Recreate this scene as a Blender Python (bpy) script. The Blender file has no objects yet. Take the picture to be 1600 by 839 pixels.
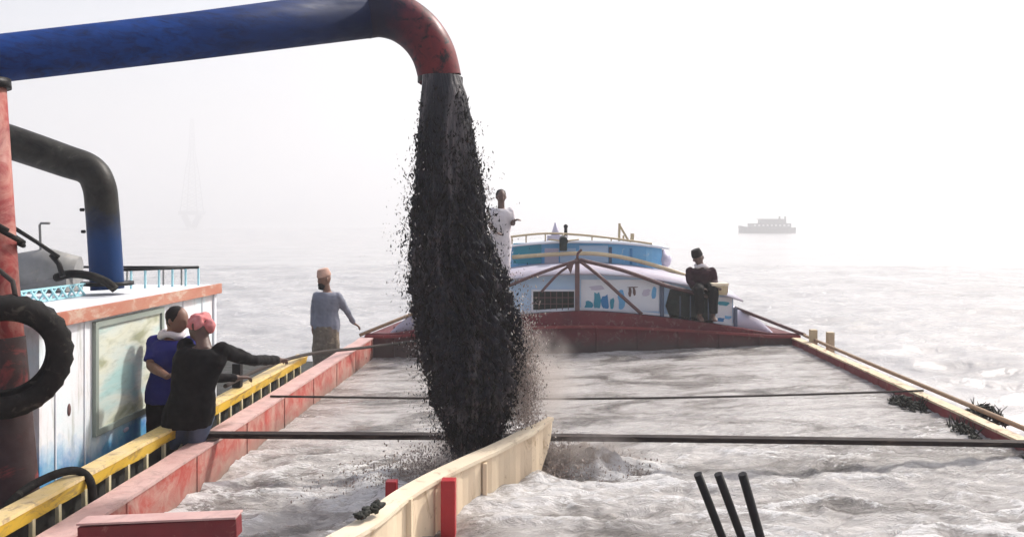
import bpy, bmesh, math, random
import numpy as np
from mathutils import Vector, Matrix, noise as mnoise
R = math.radians
random.seed(7); rng = np.random.default_rng(7)
scene = bpy.context.scene
COL = scene.collection

# ------------------------------------------------------------------ camera
F = 1386.0; HX, HY = 850.0, 352.0; CZ = 2.65      # barge axis runs along +Y
cd = bpy.data.cameras.new('camera'); cam = bpy.data.objects.new('camera', cd); COL.objects.link(cam)
cd.sensor_width = 36; cd.lens = 36 * F / 1600
cd.shift_x = -(HX - 800) / 1600; cd.shift_y = -(419.5 - HY) / 1600
cd.clip_start = 0.05; cd.clip_end = 12000
cam.location = (0, 0, CZ); cam.rotation_euler = (R(90), 0, 0)
scene.camera = cam

# ------------------------------------------------------------------ light
SUN_EL, SUN_AZ = 44, 50            # azimuth from +Y towards +X
w = bpy.data.worlds.new('World'); scene.world = w; w.use_nodes = True
nt = w.node_tree; bgn = nt.nodes['Background']
sky = nt.nodes.new('ShaderNodeTexSky'); sky.sky_type = 'NISHITA'; sky.sun_disc = False
sky.sun_elevation = R(SUN_EL); sky.sun_rotation = R(SUN_AZ)
sky.air_density = 1.0; sky.dust_density = 6.0; sky.ozone_density = 1.2
nt.links.new(sky.outputs[0], bgn.inputs[0]); bgn.inputs[1].default_value = 0.15
sd = bpy.data.lights.new('sun', 'SUN'); sd.energy = 4.2; sd.angle = R(2.5); sd.color = (1.0, 0.965, 0.92)
sun = bpy.data.objects.new('sun', sd); COL.objects.link(sun)
dv = Vector((math.sin(R(SUN_AZ)) * math.cos(R(SUN_EL)), math.cos(R(SUN_AZ)) * math.cos(R(SUN_EL)), math.sin(R(SUN_EL))))
sun.rotation_euler = dv.to_track_quat('Z', 'Y').to_euler(); sun.location = dv * 50
vs = scene.view_settings
vs.view_transform = 'Standard'; vs.look = 'None'; vs.gamma = 1; vs.use_curve_mapping = False
vs.exposure = 0.5
HAZE_DENSITY = 0.0029
scene.cycles.volume_bounces = 2; scene.cycles.volume_max_steps = 256

def P(px, py, D):
    return Vector(((px - HX) / F * D, D, CZ - (py - HY) / F * D))

# ------------------------------------------------------------------ materials
def newmat(name):
    m = bpy.data.materials.new(name); m.use_nodes = True
    return m, m.node_tree, m.node_tree.nodes['Principled BSDF']

def tex_coord(nt, scale=(1, 1, 1)):
    tc = nt.nodes.new('ShaderNodeTexCoord'); mp = nt.nodes.new('ShaderNodeMapping')
    mp.inputs['Scale'].default_value = scale
    nt.links.new(tc.outputs['Object'], mp.inputs[0]); return mp.outputs[0]

def noise_n(nt, vec, scale, detail=6, rough=0.6, dist=0.0):
    n = nt.nodes.new('ShaderNodeTexNoise'); n.inputs['Scale'].default_value = scale
    n.inputs['Detail'].default_value = detail; n.inputs['Roughness'].default_value = rough
    n.inputs['Distortion'].default_value = dist
    nt.links.new(vec, n.inputs['Vector']); return n.outputs['Fac']

def ramp(nt, fac, stops):
    r = nt.nodes.new('ShaderNodeValToRGB'); el = r.color_ramp.elements
    el[0].position, el[0].color = stops[0][0], (*stops[0][1], 1)
    el[1].position, el[1].color = stops[-1][0], (*stops[-1][1], 1)
    for p, c in stops[1:-1]:
        e = el.new(p); e.color = (*c, 1)
    nt.links.new(fac, r.inputs[0]); return r.outputs[0]

def mixc(nt, fac, a, b):
    m = nt.nodes.new('ShaderNodeMix'); m.data_type = 'RGBA'
    if isinstance(fac, float): m.inputs[0].default_value = fac
    else: nt.links.new(fac, m.inputs[0])
    for s, v in ((6, a), (7, b)):
        if isinstance(v, tuple): m.inputs[s].default_value = (*v[:3], 1)
        else: nt.links.new(v, m.inputs[s])
    return m.outputs[2]

def bump(nt, h, bsdf, strength, dist=0.01):
    b = nt.nodes.new('ShaderNodeBump'); b.inputs['Strength'].default_value = strength
    b.inputs['Distance'].default_value = dist
    nt.links.new(h, b.inputs['Height']); nt.links.new(b.outputs[0], bsdf.inputs['Normal'])

def paint(name, c, c2=None, wear=None, wear_at=0.62, rough=0.5, scale=3.0, metal=0.0, bumps=0.25, stretch=(1, 1, 1), wear_scale=9.0, soft=0.06):
    """painted / weathered surface: two tones of paint and a wear colour in ragged patches"""
    m, nt, b = newmat(name)
    v = tex_coord(nt, stretch)
    c2 = c2 or tuple(x * 0.7 for x in c)
    col = mixc(nt, ramp(nt, noise_n(nt, v, scale, 8, 0.65, 0.4), [(0.3, (0, 0, 0)), (0.7, (1, 1, 1))]), c, c2)
    if wear:
        wn = noise_n(nt, v, wear_scale, 10, 0.7, 0.8)
        col = mixc(nt, ramp(nt, wn, [(wear_at - soft, (0, 0, 0)), (wear_at + soft, (1, 1, 1))]), col, wear)
    nt.links.new(col, b.inputs['Base Color'])
    b.inputs['Metallic'].default_value = metal
    rr = ramp(nt, noise_n(nt, v, scale * 3, 6), [(0.3, (rough * 0.75,) * 3), (0.7, (min(1, rough * 1.3),) * 3)])
    nt.links.new(rr, b.inputs['Roughness'])
    bump(nt, noise_n(nt, v, scale * 14, 8, 0.7), b, bumps, 0.006)
    return m

def plain(name, c, rough=0.6, metal=0.0):
    return paint(name, c, tuple(x * 0.8 for x in c), rough=rough, metal=metal, scale=6)

M = {}
M['red'] = paint('red_oxide_paint', (0.22, 0.02, 0.025), (0.14, 0.02, 0.025), (0.30, 0.12, 0.10), 0.63, 0.6, 2.5)
M['coaming_red'] = paint('coaming_red', (0.40, 0.055, 0.045), (0.33, 0.10, 0.08), (0.46, 0.30, 0.25), 0.55, 0.6, 2.0, wear_scale=5, soft=.14)
M['coaming_top'] = paint('coaming_top', (0.58, 0.40, 0.37), (0.46, 0.27, 0.25), (0.30, 0.2, 0.18), 0.62, 0.65, 3.5, soft=.12)
M['cream'] = paint('cream_paint', (0.72, 0.60, 0.43), (0.64, 0.50, 0.35), (0.36, 0.24, 0.13), 0.62, 0.6, 2.2, stretch=(1, 1, 0.35))
M['cream_top'] = paint('cream_top', (0.76, 0.66, 0.50), (0.68, 0.56, 0.41), (0.42, 0.31, 0.2), 0.62, 0.6, 4)
M['bulk'] = paint('bulkhead_red', (0.15, 0.028, 0.036), (0.10, 0.028, 0.036), (0.2, 0.11, 0.10), 0.60, 0.7, 1.6)
M['bright_red'] = paint('post_red', (0.42, 0.015, 0.02), (0.33, 0.012, 0.018), (0.2, 0.03, 0.03), 0.7, 0.5, 5)
M['yellow'] = paint('yellow_paint', (0.66, 0.42, 0.025), (0.60, 0.42, 0.08), (0.30, 0.21, 0.08), 0.56, 0.55, 3.0, stretch=(1, 0.4, 1))
M['rail_top'] = paint('rail_top', (0.60, 0.47, 0.27), (0.58, 0.42, 0.12), (0.30, 0.22, 0.13), 0.58, 0.6, 3.0)
M['post_pale'] = plain('pale_post', (0.62, 0.55, 0.35))
M['wood'] = paint('weathered_wood', (0.33, 0.22, 0.13), (0.24, 0.16, 0.1), (0.42, 0.33, 0.22), 0.64, 0.75, 3, stretch=(6, 6, 1))
M['dark_wood'] = paint('dark_timber', (0.022, 0.013, 0.012), (0.010, 0.007, 0.007), (0.09, 0.065, 0.05), 0.60, 0.7, 4, stretch=(0.4, 5, 5))
M['black'] = paint('black_steel', (0.006, 0.006, 0.007), (0.012, 0.012, 0.013), (0.06, 0.05, 0.04), 0.72, 0.45, 4)
M['rubber'] = paint('old_rubber', (0.007, 0.007, 0.007), (0.016, 0.015, 0.014), (0.06, 0.055, 0.045), 0.62, 0.8, 6)
M['rope'] = paint('tarred_rope', (0.035, 0.03, 0.028), (0.055, 0.045, 0.04), rough=0.9, scale=30)
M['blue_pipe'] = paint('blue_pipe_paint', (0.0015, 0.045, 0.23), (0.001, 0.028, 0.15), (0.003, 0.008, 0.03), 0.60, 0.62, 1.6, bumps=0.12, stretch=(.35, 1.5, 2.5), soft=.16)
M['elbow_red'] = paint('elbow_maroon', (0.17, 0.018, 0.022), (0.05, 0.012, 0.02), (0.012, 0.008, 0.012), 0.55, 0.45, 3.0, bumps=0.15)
def fade_dark(m, x0, x1, ca):
    """darker tone round the joint: mixed in along X with a ragged edge"""
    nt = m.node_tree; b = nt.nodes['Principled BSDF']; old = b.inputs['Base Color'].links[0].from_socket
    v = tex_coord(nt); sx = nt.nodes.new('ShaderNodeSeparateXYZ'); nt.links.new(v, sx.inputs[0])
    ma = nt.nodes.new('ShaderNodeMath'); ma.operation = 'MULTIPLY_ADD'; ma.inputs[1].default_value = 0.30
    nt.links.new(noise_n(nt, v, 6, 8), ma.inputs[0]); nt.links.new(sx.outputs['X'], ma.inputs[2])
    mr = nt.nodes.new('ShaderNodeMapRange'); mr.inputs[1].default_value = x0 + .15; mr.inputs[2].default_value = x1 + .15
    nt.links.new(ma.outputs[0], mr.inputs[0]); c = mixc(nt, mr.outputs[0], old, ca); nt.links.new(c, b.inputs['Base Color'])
fade_dark(M['blue_pipe'], -1.7, -0.55, (0.004, 0.012, 0.05))
fade_dark(M['elbow_red'], 0.05, -0.26, (0.008, 0.009, 0.03))
M['post_red'] = paint('mast_red', (0.34, 0.055, 0.045), (0.16, 0.03, 0.035), (0.45, 0.25, 0.2), 0.56, 0.6, 3, wear_scale=5, soft=.14)
M['edge'] = paint('edge_orange', (0.40, 0.13, 0.08), (0.45, 0.22, 0.15), (0.5, 0.36, 0.28), 0.56, 0.6, 3, stretch=(1, .4, 1))
M['tan_cap'] = paint('tan_cap', (0.66, 0.54, 0.36), (0.5, 0.38, 0.24), (0.24, 0.15, 0.09), 0.58, 0.65, 2.5, stretch=(1, .5, 1))
M['sleeve'] = paint('lower_mast_dark', (0.05, 0.016, 0.016), (0.022, 0.012, 0.012), (0.26, 0.03, 0.03), 0.6, 0.7, 2.2, wear_scale=3.0)  # darker brown-red tone for the lower part of the mast
M['white'] = paint('white_paint', (0.74, 0.75, 0.78), (0.66, 0.69, 0.75), (0.45, 0.42, 0.42), 0.70, 0.5, 2)
M['wall_white'] = None
M['sky_blue'] = paint('sky_blue_paint', (0.09, 0.33, 0.62), (0.18, 0.46, 0.70), (0.5, 0.62, 0.7), 0.66, 0.5, 2.2)
M['teal'] = paint('teal_paint', (0.02, 0.30, 0.40), (0.03, 0.22, 0.34), rough=0.5)
M['strong_blue'] = paint('strong_blue', (0.02, 0.16, 0.42), (0.03, 0.22, 0.45), rough=0.5)
M['pale_blue'] = paint('pale_blue', (0.36, 0.52, 0.72), (0.46, 0.60, 0.74), rough=0.5)
M['lilac'] = paint('lilac_grey', (0.45, 0.44, 0.56), (0.55, 0.50, 0.58), rough=0.5)
M['slate'] = paint('slate_blue', (0.07, 0.10, 0.16), (0.10, 0.12, 0.18), rough=0.5)
M['brown_rib'] = paint('rib_brown', (0.13, 0.055, 0.05), (0.09, 0.06, 0.065), (0.22, 0.15, 0.12), 0.66, 0.6, 6)
M['roof_pink'] = paint('roof_pale', (0.44, 0.46, 0.54), (0.42, 0.34, 0.40), (0.3, 0.22, 0.24), 0.66, 0.6, 1.5)
M['dark_glass'] = paint('dark_opening', (0.010, 0.014, 0.016), (0.02, 0.035, 0.03), rough=0.25)
M['tan'] = paint('tan_paint', (0.55, 0.45, 0.28), (0.42, 0.33, 0.2), (0.3, 0.22, 0.12), 0.65, 0.6, 4)
M['grey'] = paint('grey_metal', (0.25, 0.25, 0.25), (0.16, 0.16, 0.15), (0.35, 0.3, 0.25), 0.66, 0.6, 4)
M['frame_grey'] = paint('frame_grey_green', (0.22, 0.26, 0.23), (0.28, 0.32, 0.28), rough=0.6)
M['lattice'] = plain('lattice_blue', (0.34, 0.62, 0.68))
M['hull'] = paint('hull_dark', (0.05, 0.03, 0.03), (0.08, 0.05, 0.045), (0.14, 0.09, 0.07), 0.62, 0.75, 1.5)
M['dark_deck'] = paint('grimy_deck_dark_gap', (0.012, 0.013, 0.010), (0.02, 0.02, 0.016), (0.04, 0.06, 0.02), 0.66, 0.8, 3)
M['tarp'] = paint('blue_tarp', (0.012, 0.03, 0.11), (0.03, 0.06, 0.14), rough=0.5)
M['skin'] = plain('skin', (0.20, 0.10, 0.065), 0.55)
M['skin_dark'] = plain('skin_dark', (0.10, 0.052, 0.038), 0.55)
M['hair'] = plain('hair', (0.012, 0.010, 0.010), 0.7)
M['beard'] = plain('beard', (0.05, 0.045, 0.045), 0.9)
M['cloth_black'] = plain('cloth_black', (0.004, 0.004, 0.005), 0.9)
M['cloth_navy'] = plain('cloth_navy', (0.018, 0.02, 0.16), 0.85)
M['cloth_white'] = plain('cloth_white', (0.62, 0.58, 0.60), 0.9)
M['cloth_grey'] = paint('cloth_grey_blue', (0.20, 0.21, 0.26), (0.14, 0.15, 0.19), rough=0.9, scale=5)
M['cloth_beige'] = paint('cloth_beige_check', (0.20, 0.16, 0.12), (0.12, 0.095, 0.07), (0.33, 0.28, 0.2), 0.6, 0.9, 12)
M['cloth_maroon'] = plain('cloth_maroon', (0.025, 0.005, 0.012), 0.9)
M['cloth_denim'] = plain('cloth_denim', (0.10, 0.13, 0.20), 0.9)
M['cloth_redpink'] = paint('cloth_red_pink', (0.55, 0.12, 0.12), (0.55, 0.25, 0.25), rough=0.9, scale=12)
M['cap'] = paint('cap_tan', (0.45, 0.26, 0.2), (0.55, 0.36, 0.28), rough=0.9, scale=15)
M['ship_grey'] = plain('ship_grey', (0.10, 0.10, 0.11))
M['ship_white'] = plain('ship_white', (0.55, 0.55, 0.55))
M['pylon'] = plain('pylon_grey', (0.12, 0.12, 0.13))
M['algae'] = paint('algae_weed', (0.008, 0.012, 0.006), (0.016, 0.015, 0.010), (0.05, 0.042, 0.025), 0.66, 0.9, 8)

def wall_mat():
    m, nt, b = newmat('dredger_wall_paint')
    v = tex_coord(nt)
    base = ramp(nt, noise_n(nt, v, 1.8, 8, 0.6, 0.6), [(0.3, (0.58, 0.72, 0.76)), (0.5, (0.74, 0.77, 0.80)), (0.72, (0.76, 0.70, 0.71))])
    vs_ = tex_coord(nt, (1, 3, 0.4))
    base = mixc(nt, ramp(nt, noise_n(nt, vs_, 5, 9, 0.7), [(0.52, (0, 0, 0)), (0.72, (0.85, 0.85, 0.85))]), base, (0.36, 0.38, 0.33))
    # blue paint along the foot of the wall, ragged upper edge
    sx = nt.nodes.new('ShaderNodeSeparateXYZ'); nt.links.new(v, sx.inputs[0])
    n = noise_n(nt, v, 2.6, 5)
    ma = nt.nodes.new('ShaderNodeMath'); ma.operation = 'MULTIPLY_ADD'; ma.inputs[1].default_value = 0.75
    nt.links.new(n, ma.inputs[0]); nt.links.new(sx.outputs['Z'], ma.inputs[2])
    mr = nt.nodes.new('ShaderNodeMapRange'); mr.inputs[1].default_value = 1.58; mr.inputs[2].default_value = 1.38; nt.links.new(ma.outputs[0], mr.inputs[0]); mask = mr.outputs[0]
    bl = ramp(nt, noise_n(nt, v, 4, 5), [(0.35, (0.03, 0.18, 0.48)), (0.65, (0.16, 0.45, 0.62))])
    col = mixc(nt, mask, base, bl)
    nt.links.new(col, b.inputs['Base Color']); b.inputs['Roughness'].default_value = 0.5
    bump(nt, noise_n(nt, v, 20, 8), b, 0.3, 0.006)
    return m
M['wall_white'] = wall_mat()
def mud_band(m, z0, z1, c):
    nt = m.node_tree; b = nt.nodes['Principled BSDF']; old = b.inputs['Base Color'].links[0].from_socket
    v = tex_coord(nt); sx = nt.nodes.new('ShaderNodeSeparateXYZ'); nt.links.new(v, sx.inputs[0])
    ma = nt.nodes.new('ShaderNodeMath'); ma.operation = 'MULTIPLY_ADD'; ma.inputs[1].default_value = 0.35
    nt.links.new(noise_n(nt, v, 3, 9, .7), ma.inputs[0]); nt.links.new(sx.outputs['Z'], ma.inputs[2])
    mr = nt.nodes.new('ShaderNodeMapRange'); mr.inputs[1].default_value = z1 + .175; mr.inputs[2].default_value = z0 + .175
    nt.links.new(ma.outputs[0], mr.inputs[0]); cc = mixc(nt, mr.outputs[0], old, c); nt.links.new(cc, b.inputs['Base Color'])
mud_band(M['bulk'], 0.80, 1.02, (0.085, 0.062, 0.058))
mud_band(M['coaming_red'], 0.60, 0.82, (0.22, 0.15, 0.125))

def pane_mat():
    m, nt, b = newmat('pane_with_reflections')
    v = tex_coord(nt, (1, 0.8, 2.2))
    c = ramp(nt, noise_n(nt, v, 1.7, 4, 0.5, 0.5), [(0.36, (0.42, 0.62, 0.60)), (0.48, (0.62, 0.68, 0.62)), (0.58, (0.66, 0.68, 0.56)), (0.66, (0.38, 0.40, 0.27))])  # pale green pane, its reflections put into the colour as noise
    c = mixc(nt, ramp(nt, noise_n(nt, tex_coord(nt, (1, 1, 5)), 6, 9, .7), [(.5, (0, 0, 0)), (.7, (.5, .5, .5))]), c, (0.30, 0.36, 0.32))
    nt.links.new(c, b.inputs['Base Color']); b.inputs['Roughness'].default_value = 0.15
    return m
M['pane'] = pane_mat()

def upper_pipe_mat():
    m, nt, b = newmat('suction_pipe_paint')
    v = tex_coord(nt)
    g = nt.nodes.new('ShaderNodeNewGeometry'); sx = nt.nodes.new('ShaderNodeSeparateXYZ')
    nt.links.new(g.outputs['Position'], sx.inputs[0])
    n = noise_n(nt, v, 4, 6)
    ma = nt.nodes.new('ShaderNodeMath'); ma.operation = 'MULTIPLY_ADD'; ma.inputs[1].default_value = 0.5
    nt.links.new(n, ma.inputs[0]); nt.links.new(sx.outputs['Z'], ma.inputs[2])
    mr = nt.nodes.new('ShaderNodeMapRange'); mr.inputs[1].default_value = 2.75; mr.inputs[2].default_value = 3.05
    nt.links.new(ma.outputs[0], mr.inputs[0])
    dark = ramp(nt, noise_n(nt, v, 5, 8, 0.7, 0.5), [(0.4, (0.007, 0.007, 0.006)), (0.62, (0.03, 0.029, 0.025)), (0.75, (0.10, 0.095, 0.08))])
    col = mixc(nt, mr.outputs[0], (0.003, 0.03, 0.11), dark)
    nt.links.new(col, b.inputs['Base Color']); b.inputs['Roughness'].default_value = 0.45
    bump(nt, noise_n(nt, v, 40, 8), b, 0.2, 0.006)
    return m
M['suction'] = upper_pipe_mat()

def water_mat(name, stops, scale, rough, bscale, bstr, foam=None, foam_at=0.62, foam_scale=5.0, stretch=(1, 1, 1), fine=40.0):
    m, nt, b = newmat(name)
    v = tex_coord(nt, stretch)
    col = ramp(nt, noise_n(nt, v, scale, 9, 0.62, 0.8), stops)
    if foam:
        fn = noise_n(nt, v, foam_scale, 12, 0.72, 1.4)
        fm = ramp(nt, fn, [(foam_at - 0.03, (0, 0, 0)), (foam_at + 0.05, (1, 1, 1))])
        col = mixc(nt, fm, col, foam)
    nt.links.new(col, b.inputs['Base Color'])
    b.inputs['Roughness'].default_value = rough; b.inputs['IOR'].default_value = 1.33
    a = noise_n(nt, v, bscale, 8, 0.62, 0.5)
    n2 = noise_n(nt, v, fine, 5, 0.6)
    mm = nt.nodes.new('ShaderNodeMath'); mm.operation = 'MULTIPLY_ADD'; mm.inputs[1].default_value = 0.25
    nt.links.new(n2, mm.inputs[0]); nt.links.new(a, mm.inputs[2])
    bump(nt, mm.outputs[0], b, bstr, 0.06)
    return m
M['river'] = water_mat('river_water', [(0.35, (0.31, 0.305, 0.305)), (0.6, (0.43, 0.42, 0.42))], 0.25, 0.14, 1.6, 1.0, (0.62, 0.61, 0.61), 0.62, 1.2, fine=7)
M['hold'] = water_mat('slurry', [(0.30, (0.20, 0.185, 0.175)), (0.47, (0.33, 0.30, 0.285)), (0.62, (0.44, 0.41, 0.39))], 0.9, 0.2, 5, 0.7,
                      (0.66, 0.64, 0.64), 0.60, 3.2, stretch=(0.55, 1.3, 1))
def hold_mat():
    m, nt, b = newmat('slurry')
    v = tex_coord(nt, (0.6, 1.25, 1))
    at = nt.nodes.new('ShaderNodeAttribute'); at.attribute_name = 'foam'
    base = ramp(nt, noise_n(nt, v, 1.6, 10, 0.66, 0.9), [(0.30, (0.085, 0.077, 0.07)), (0.42, (0.24, 0.222, 0.206)), (0.53, (0.46, 0.435, 0.415)), (0.64, (0.53, 0.505, 0.485))])
    n = noise_n(nt, v, 11.0, 14, 0.80, 1.2)
    ma = nt.nodes.new('ShaderNodeMath'); ma.operation = 'MULTIPLY_ADD'; ma.inputs[1].default_value = 1.3
    nt.links.new(n, ma.inputs[0]); nt.links.new(at.outputs['Fac'], ma.inputs[2])
    foam = ramp(nt, ma.outputs[0], [(0.90, (0, 0, 0)), (1.06, (1, 1, 1))])
    col = mixc(nt, foam, base, (0.62, 0.61, 0.605))
    # silt brought by the mud, a stain round the landing point
    g = nt.nodes.new('ShaderNodeAttribute'); g.attribute_name = 'silt'
    n3 = noise_n(nt, v, 4.0, 10, 0.7, 1.2)
    mb_ = nt.nodes.new('ShaderNodeMath'); mb_.operation = 'MULTIPLY_ADD'; mb_.inputs[1].default_value = 1.0
    nt.links.new(n3, mb_.inputs[0]); nt.links.new(g.outputs['Fac'], mb_.inputs[2])
    sm = ramp(nt, mb_.outputs[0], [(0.85, (0, 0, 0)), (1.25, (1, 1, 1))])
    col = mixc(nt, sm, col, (0.20, 0.16, 0.13))
    nt.links.new(col, b.inputs['Base Color']); b.inputs['IOR'].default_value = 1.33
    rr_ = mixc(nt, foam, (0.09, 0.09, 0.09), (0.4, 0.4, 0.4)); nt.links.new(rr_, b.inputs['Roughness'])
    a = noise_n(nt, v, 8, 12, 0.70, 0.8); bump(nt, a, b, 0.9, 0.06)
    return m
M['hold'] = hold_mat()
M['mud'] = None
def mud_mat():
    m, nt, b = newmat('falling_mud')
    v = tex_coord(nt, (1, 1, 0.16))
    c = ramp(nt, noise_n(nt, v, 7, 10, 0.7, 0.6), [(0.35, (0.003, 0.004, 0.010)), (0.48, (0.009, 0.010, 0.018)), (0.57, (0.035, 0.033, 0.040)), (0.68, (0.15, 0.135, 0.135))])
    nt.links.new(c, b.inputs['Base Color']); b.inputs['Roughness'].default_value = 0.35
    b.inputs['Specular IOR Level'].default_value = 0.32
    bump(nt, noise_n(nt, v, 25, 10, 0.7), b, 0.8, 0.03)
    return m
M['mud'] = mud_mat()
M['drop_dark'] = paint('mud_drops', (0.010, 0.010, 0.011), (0.016, 0.017, 0.014), (0.04, 0.035, 0.025), 0.66, 0.7, 9, bumps=0.05)
M['drop_dark'].node_tree.nodes['Principled BSDF'].inputs['Specular IOR Level'].default_value = 0.14
M['drop_pale'] = paint('water_drops', (0.60, 0.58, 0.56), (0.40, 0.36, 0.33), rough=0.3, scale=12)
M['drop_brown'] = paint('brown_drops', (0.20, 0.15, 0.125), (0.42, 0.36, 0.32), rough=0.5, scale=12)

for k_ in ('blue_pipe', 'elbow_red', 'black', 'rubber', 'dark_wood', 'dark_glass', 'cloth_black', 'cloth_navy', 'cloth_maroon', 'hair', 'suction', 'bulk', 'cloth_denim', 'post_red', 'yellow', 'coaming_red', 'rope'):
    M[k_].node_tree.nodes['Principled BSDF'].inputs['Specular IOR Level'].default_value = 0.16
# ------------------------------------------------------------------ mesh helpers
def tag(o, label=None, cat=None, group=None, kind=None):
    if label: o['label'] = label
    if cat: o['category'] = cat
    if group: o['group'] = group
    if kind: o['kind'] = kind
    return o

def empty(name, loc, label, cat, group=None):
    o = bpy.data.objects.new(name, None); o.empty_display_size = 0.2; COL.objects.link(o)
    o.location = loc; return tag(o, label, cat, group)

def root_loc(p):
    while p.parent: p = p.parent
    return Vector(p.location)

def rot_frame(d, up=Vector((0, 0, 1))):
    d = d.normalized()
    if abs(d.dot(up)) > 0.98: up = Vector((0, 1, 0))
    s = d.cross(up).normalized(); u = s.cross(d).normalized()
    return s, u, d

class MB:
    def __init__(self): self.bm = bmesh.new()
    def box(self, c, s, rot=None, bev=0.0):
        v = []
        c = Vector(c)
        for x in (-.5, .5):
            for y in (-.5, .5):
                for z in (-.5, .5):
                    q = Vector((x * s[0], y * s[1], z * s[2]))
                    if rot: q = rot @ q
                    v.append(self.bm.verts.new(c + q))
        fs = []
        for f in ((0, 1, 3, 2), (4, 6, 7, 5), (0, 4, 5, 1), (2, 3, 7, 6), (0, 2, 6, 4), (1, 5, 7, 3)):
            fs.append(self.bm.faces.new([v[i] for i in f]))
        if bev:
            es = {e for f in fs for e in f.edges}
            bmesh.ops.bevel(self.bm, geom=list(es), offset=bev, segments=2, affect='EDGES', profile=0.6)
        return self
    def b2(self, a, b, bev=0.0):
        a, b = Vector(a), Vector(b)
        return self.box((a + b) / 2, [abs(t) for t in (b - a)], None, bev)
    def bar(self, a, b, w_, h_, bev=0.0, up=Vector((0, 0, 1))):
        a, b = Vector(a), Vector(b)
        s, u, d = rot_frame(b - a, up)
        rot = Matrix((s, d, u)).transposed()
        return self.box((a + b) / 2, (w_, (b - a).length, h_), rot, bev)
    def tube(self, pts, rad, n=12, caps=True, smooth=True, jitter=0.0):
        pts = [Vector(p) for p in pts]
        if not hasattr(rad, '__len__'): rad = [rad] * len(pts)
        rings = []; pu = None
        for i, p in enumerate(pts):
            d = (pts[min(i + 1, len(pts) - 1)] - pts[max(i - 1, 0)]).normalized()
            if pu is None: s, u, _ = rot_frame(d)
            else:
                s = d.cross(pu).normalized(); u = s.cross(d).normalized()
            pu = u
            r = rad[i]; ra, rb = (r if hasattr(r, '__len__') else (r, r))
            ring = []
            for k in range(n):
                a = 2 * math.pi * k / n
                j = 1 + random.uniform(-jitter, jitter)
                ring.append(self.bm.verts.new(p + (s * math.cos(a) * ra + u * math.sin(a) * rb) * j))
            rings.append(ring)
        for i in range(len(rings) - 1):
            for k in range(n):
                f = self.bm.faces.new((rings[i][k], rings[i][(k + 1) % n], rings[i + 1][(k + 1) % n], rings[i + 1][k])); f.smooth = smooth
        if caps:
            self.bm.faces.new(rings[0][::-1]); self.bm.faces.new(rings[-1])
        return self
    def loft(self, rings, caps=True, smooth=True, closed=True):
        rs = [[self.bm.verts.new(Vector(p)) for p in r] for r in rings]
        n = len(rs[0])
        for i in range(len(rs) - 1):
            for k in range(n if closed else n - 1):
                f = self.bm.faces.new((rs[i][k], rs[i][(k + 1) % n], rs[i + 1][(k + 1) % n], rs[i + 1][k])); f.smooth = smooth
        if caps and closed:
            self.bm.faces.new(rs[0][::-1]); self.bm.faces.new(rs[-1])
        return self
    def ball(self, c, s, sub=2, jit=0.0, rot=None):
        r = bmesh.ops.create_icosphere(self.bm, subdivisions=sub, radius=1.0)
        c = Vector(c); s = s if hasattr(s, '__len__') else (s, s, s)
        off = random.random() * 50
        for v in r['verts']:
            k = 1 + (jit * mnoise.noise(v.co * 2.5 + Vector((off, 0, 0))) if jit else 0)
            q = Vector((v.co.x * s[0], v.co.y * s[1], v.co.z * s[2])) * k
            if rot: q = rot @ q
            v.co = c + q
            for f in v.link_faces: f.smooth = True
        return self
    def prism(self, pts, off):
        off = Vector(off)
        a = [self.bm.verts.new(Vector(p)) for p in pts]; b = [self.bm.verts.new(Vector(p) + off) for p in pts]
        n = len(a)
        self.bm.faces.new(a); self.bm.faces.new(b[::-1])
        for i in range(n): self.bm.faces.new((a[i], b[i], b[(i + 1) % n], a[(i + 1) % n]))
        return self
    def build(self, name, m, parent=None, sharp=True, remesh=None, smooth_it=3, fold=0.0):
        bm = self.bm
        bmesh.ops.recalc_face_normals(bm, faces=bm.faces)
        if parent is not None: loc = root_loc(parent)
        else:
            xs = [v.co for v in bm.verts]
            loc = Vector(((min(c.x for c in xs) + max(c.x for c in xs)) / 2, (min(c.y for c in xs) + max(c.y for c in xs)) / 2, min(c.z for c in xs)))
        for v in bm.verts: v.co -= loc
        me = bpy.data.meshes.new(name); bm.to_mesh(me); bm.free()
        if remesh:
            t = bpy.data.objects.new('tmp', me); COL.objects.link(t)
            md = t.modifiers.new('r', 'REMESH'); md.mode = 'VOXEL'; md.voxel_size = remesh; md.use_smooth_shade = True
            sm = t.modifiers.new('s', 'SMOOTH'); sm.factor = 0.5; sm.iterations = smooth_it
            dg = bpy.context.evaluated_depsgraph_get()
            me2 = bpy.data.meshes.new_from_object(t.evaluated_get(dg)); me2.name = name
            bpy.data.objects.remove(t); me = me2
            me.materials.clear()
            if fold:
                for v in me.vertices:
                    q = Vector(v.co)
                    k = mnoise.noise(Vector((q.x * 14, q.y * 14, q.z * 5))) + 0.5 * mnoise.noise(q * 26)
                    v.co += v.normal * k * fold
        me.materials.append(m)
        o = bpy.data.objects.new(name, me); COL.objects.link(o)
        if parent is not None: o.parent = parent
        else: o.location = loc
        return o

def smooth_path(pts, n=8):
    pts = [Vector(p) for p in pts]; out = []
    for i in range(len(pts) - 1):
        p0 = pts[max(i - 1, 0)]; p1 = pts[i]; p2 = pts[i + 1]; p3 = pts[min(i + 2, len(pts) - 1)]
        for k in range(n):
            t = k / n
            out.append(0.5 * ((2 * p1) + (p2 - p0) * t + (2 * p0 - 5 * p1 + 4 * p2 - p3) * t * t + (3 * p1 - p0 - 3 * p2 + p3) * t ** 3))
    out.append(pts[-1]); return out

def interp(x, xs, ys): return float(np.interp(x, xs, ys))

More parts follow.
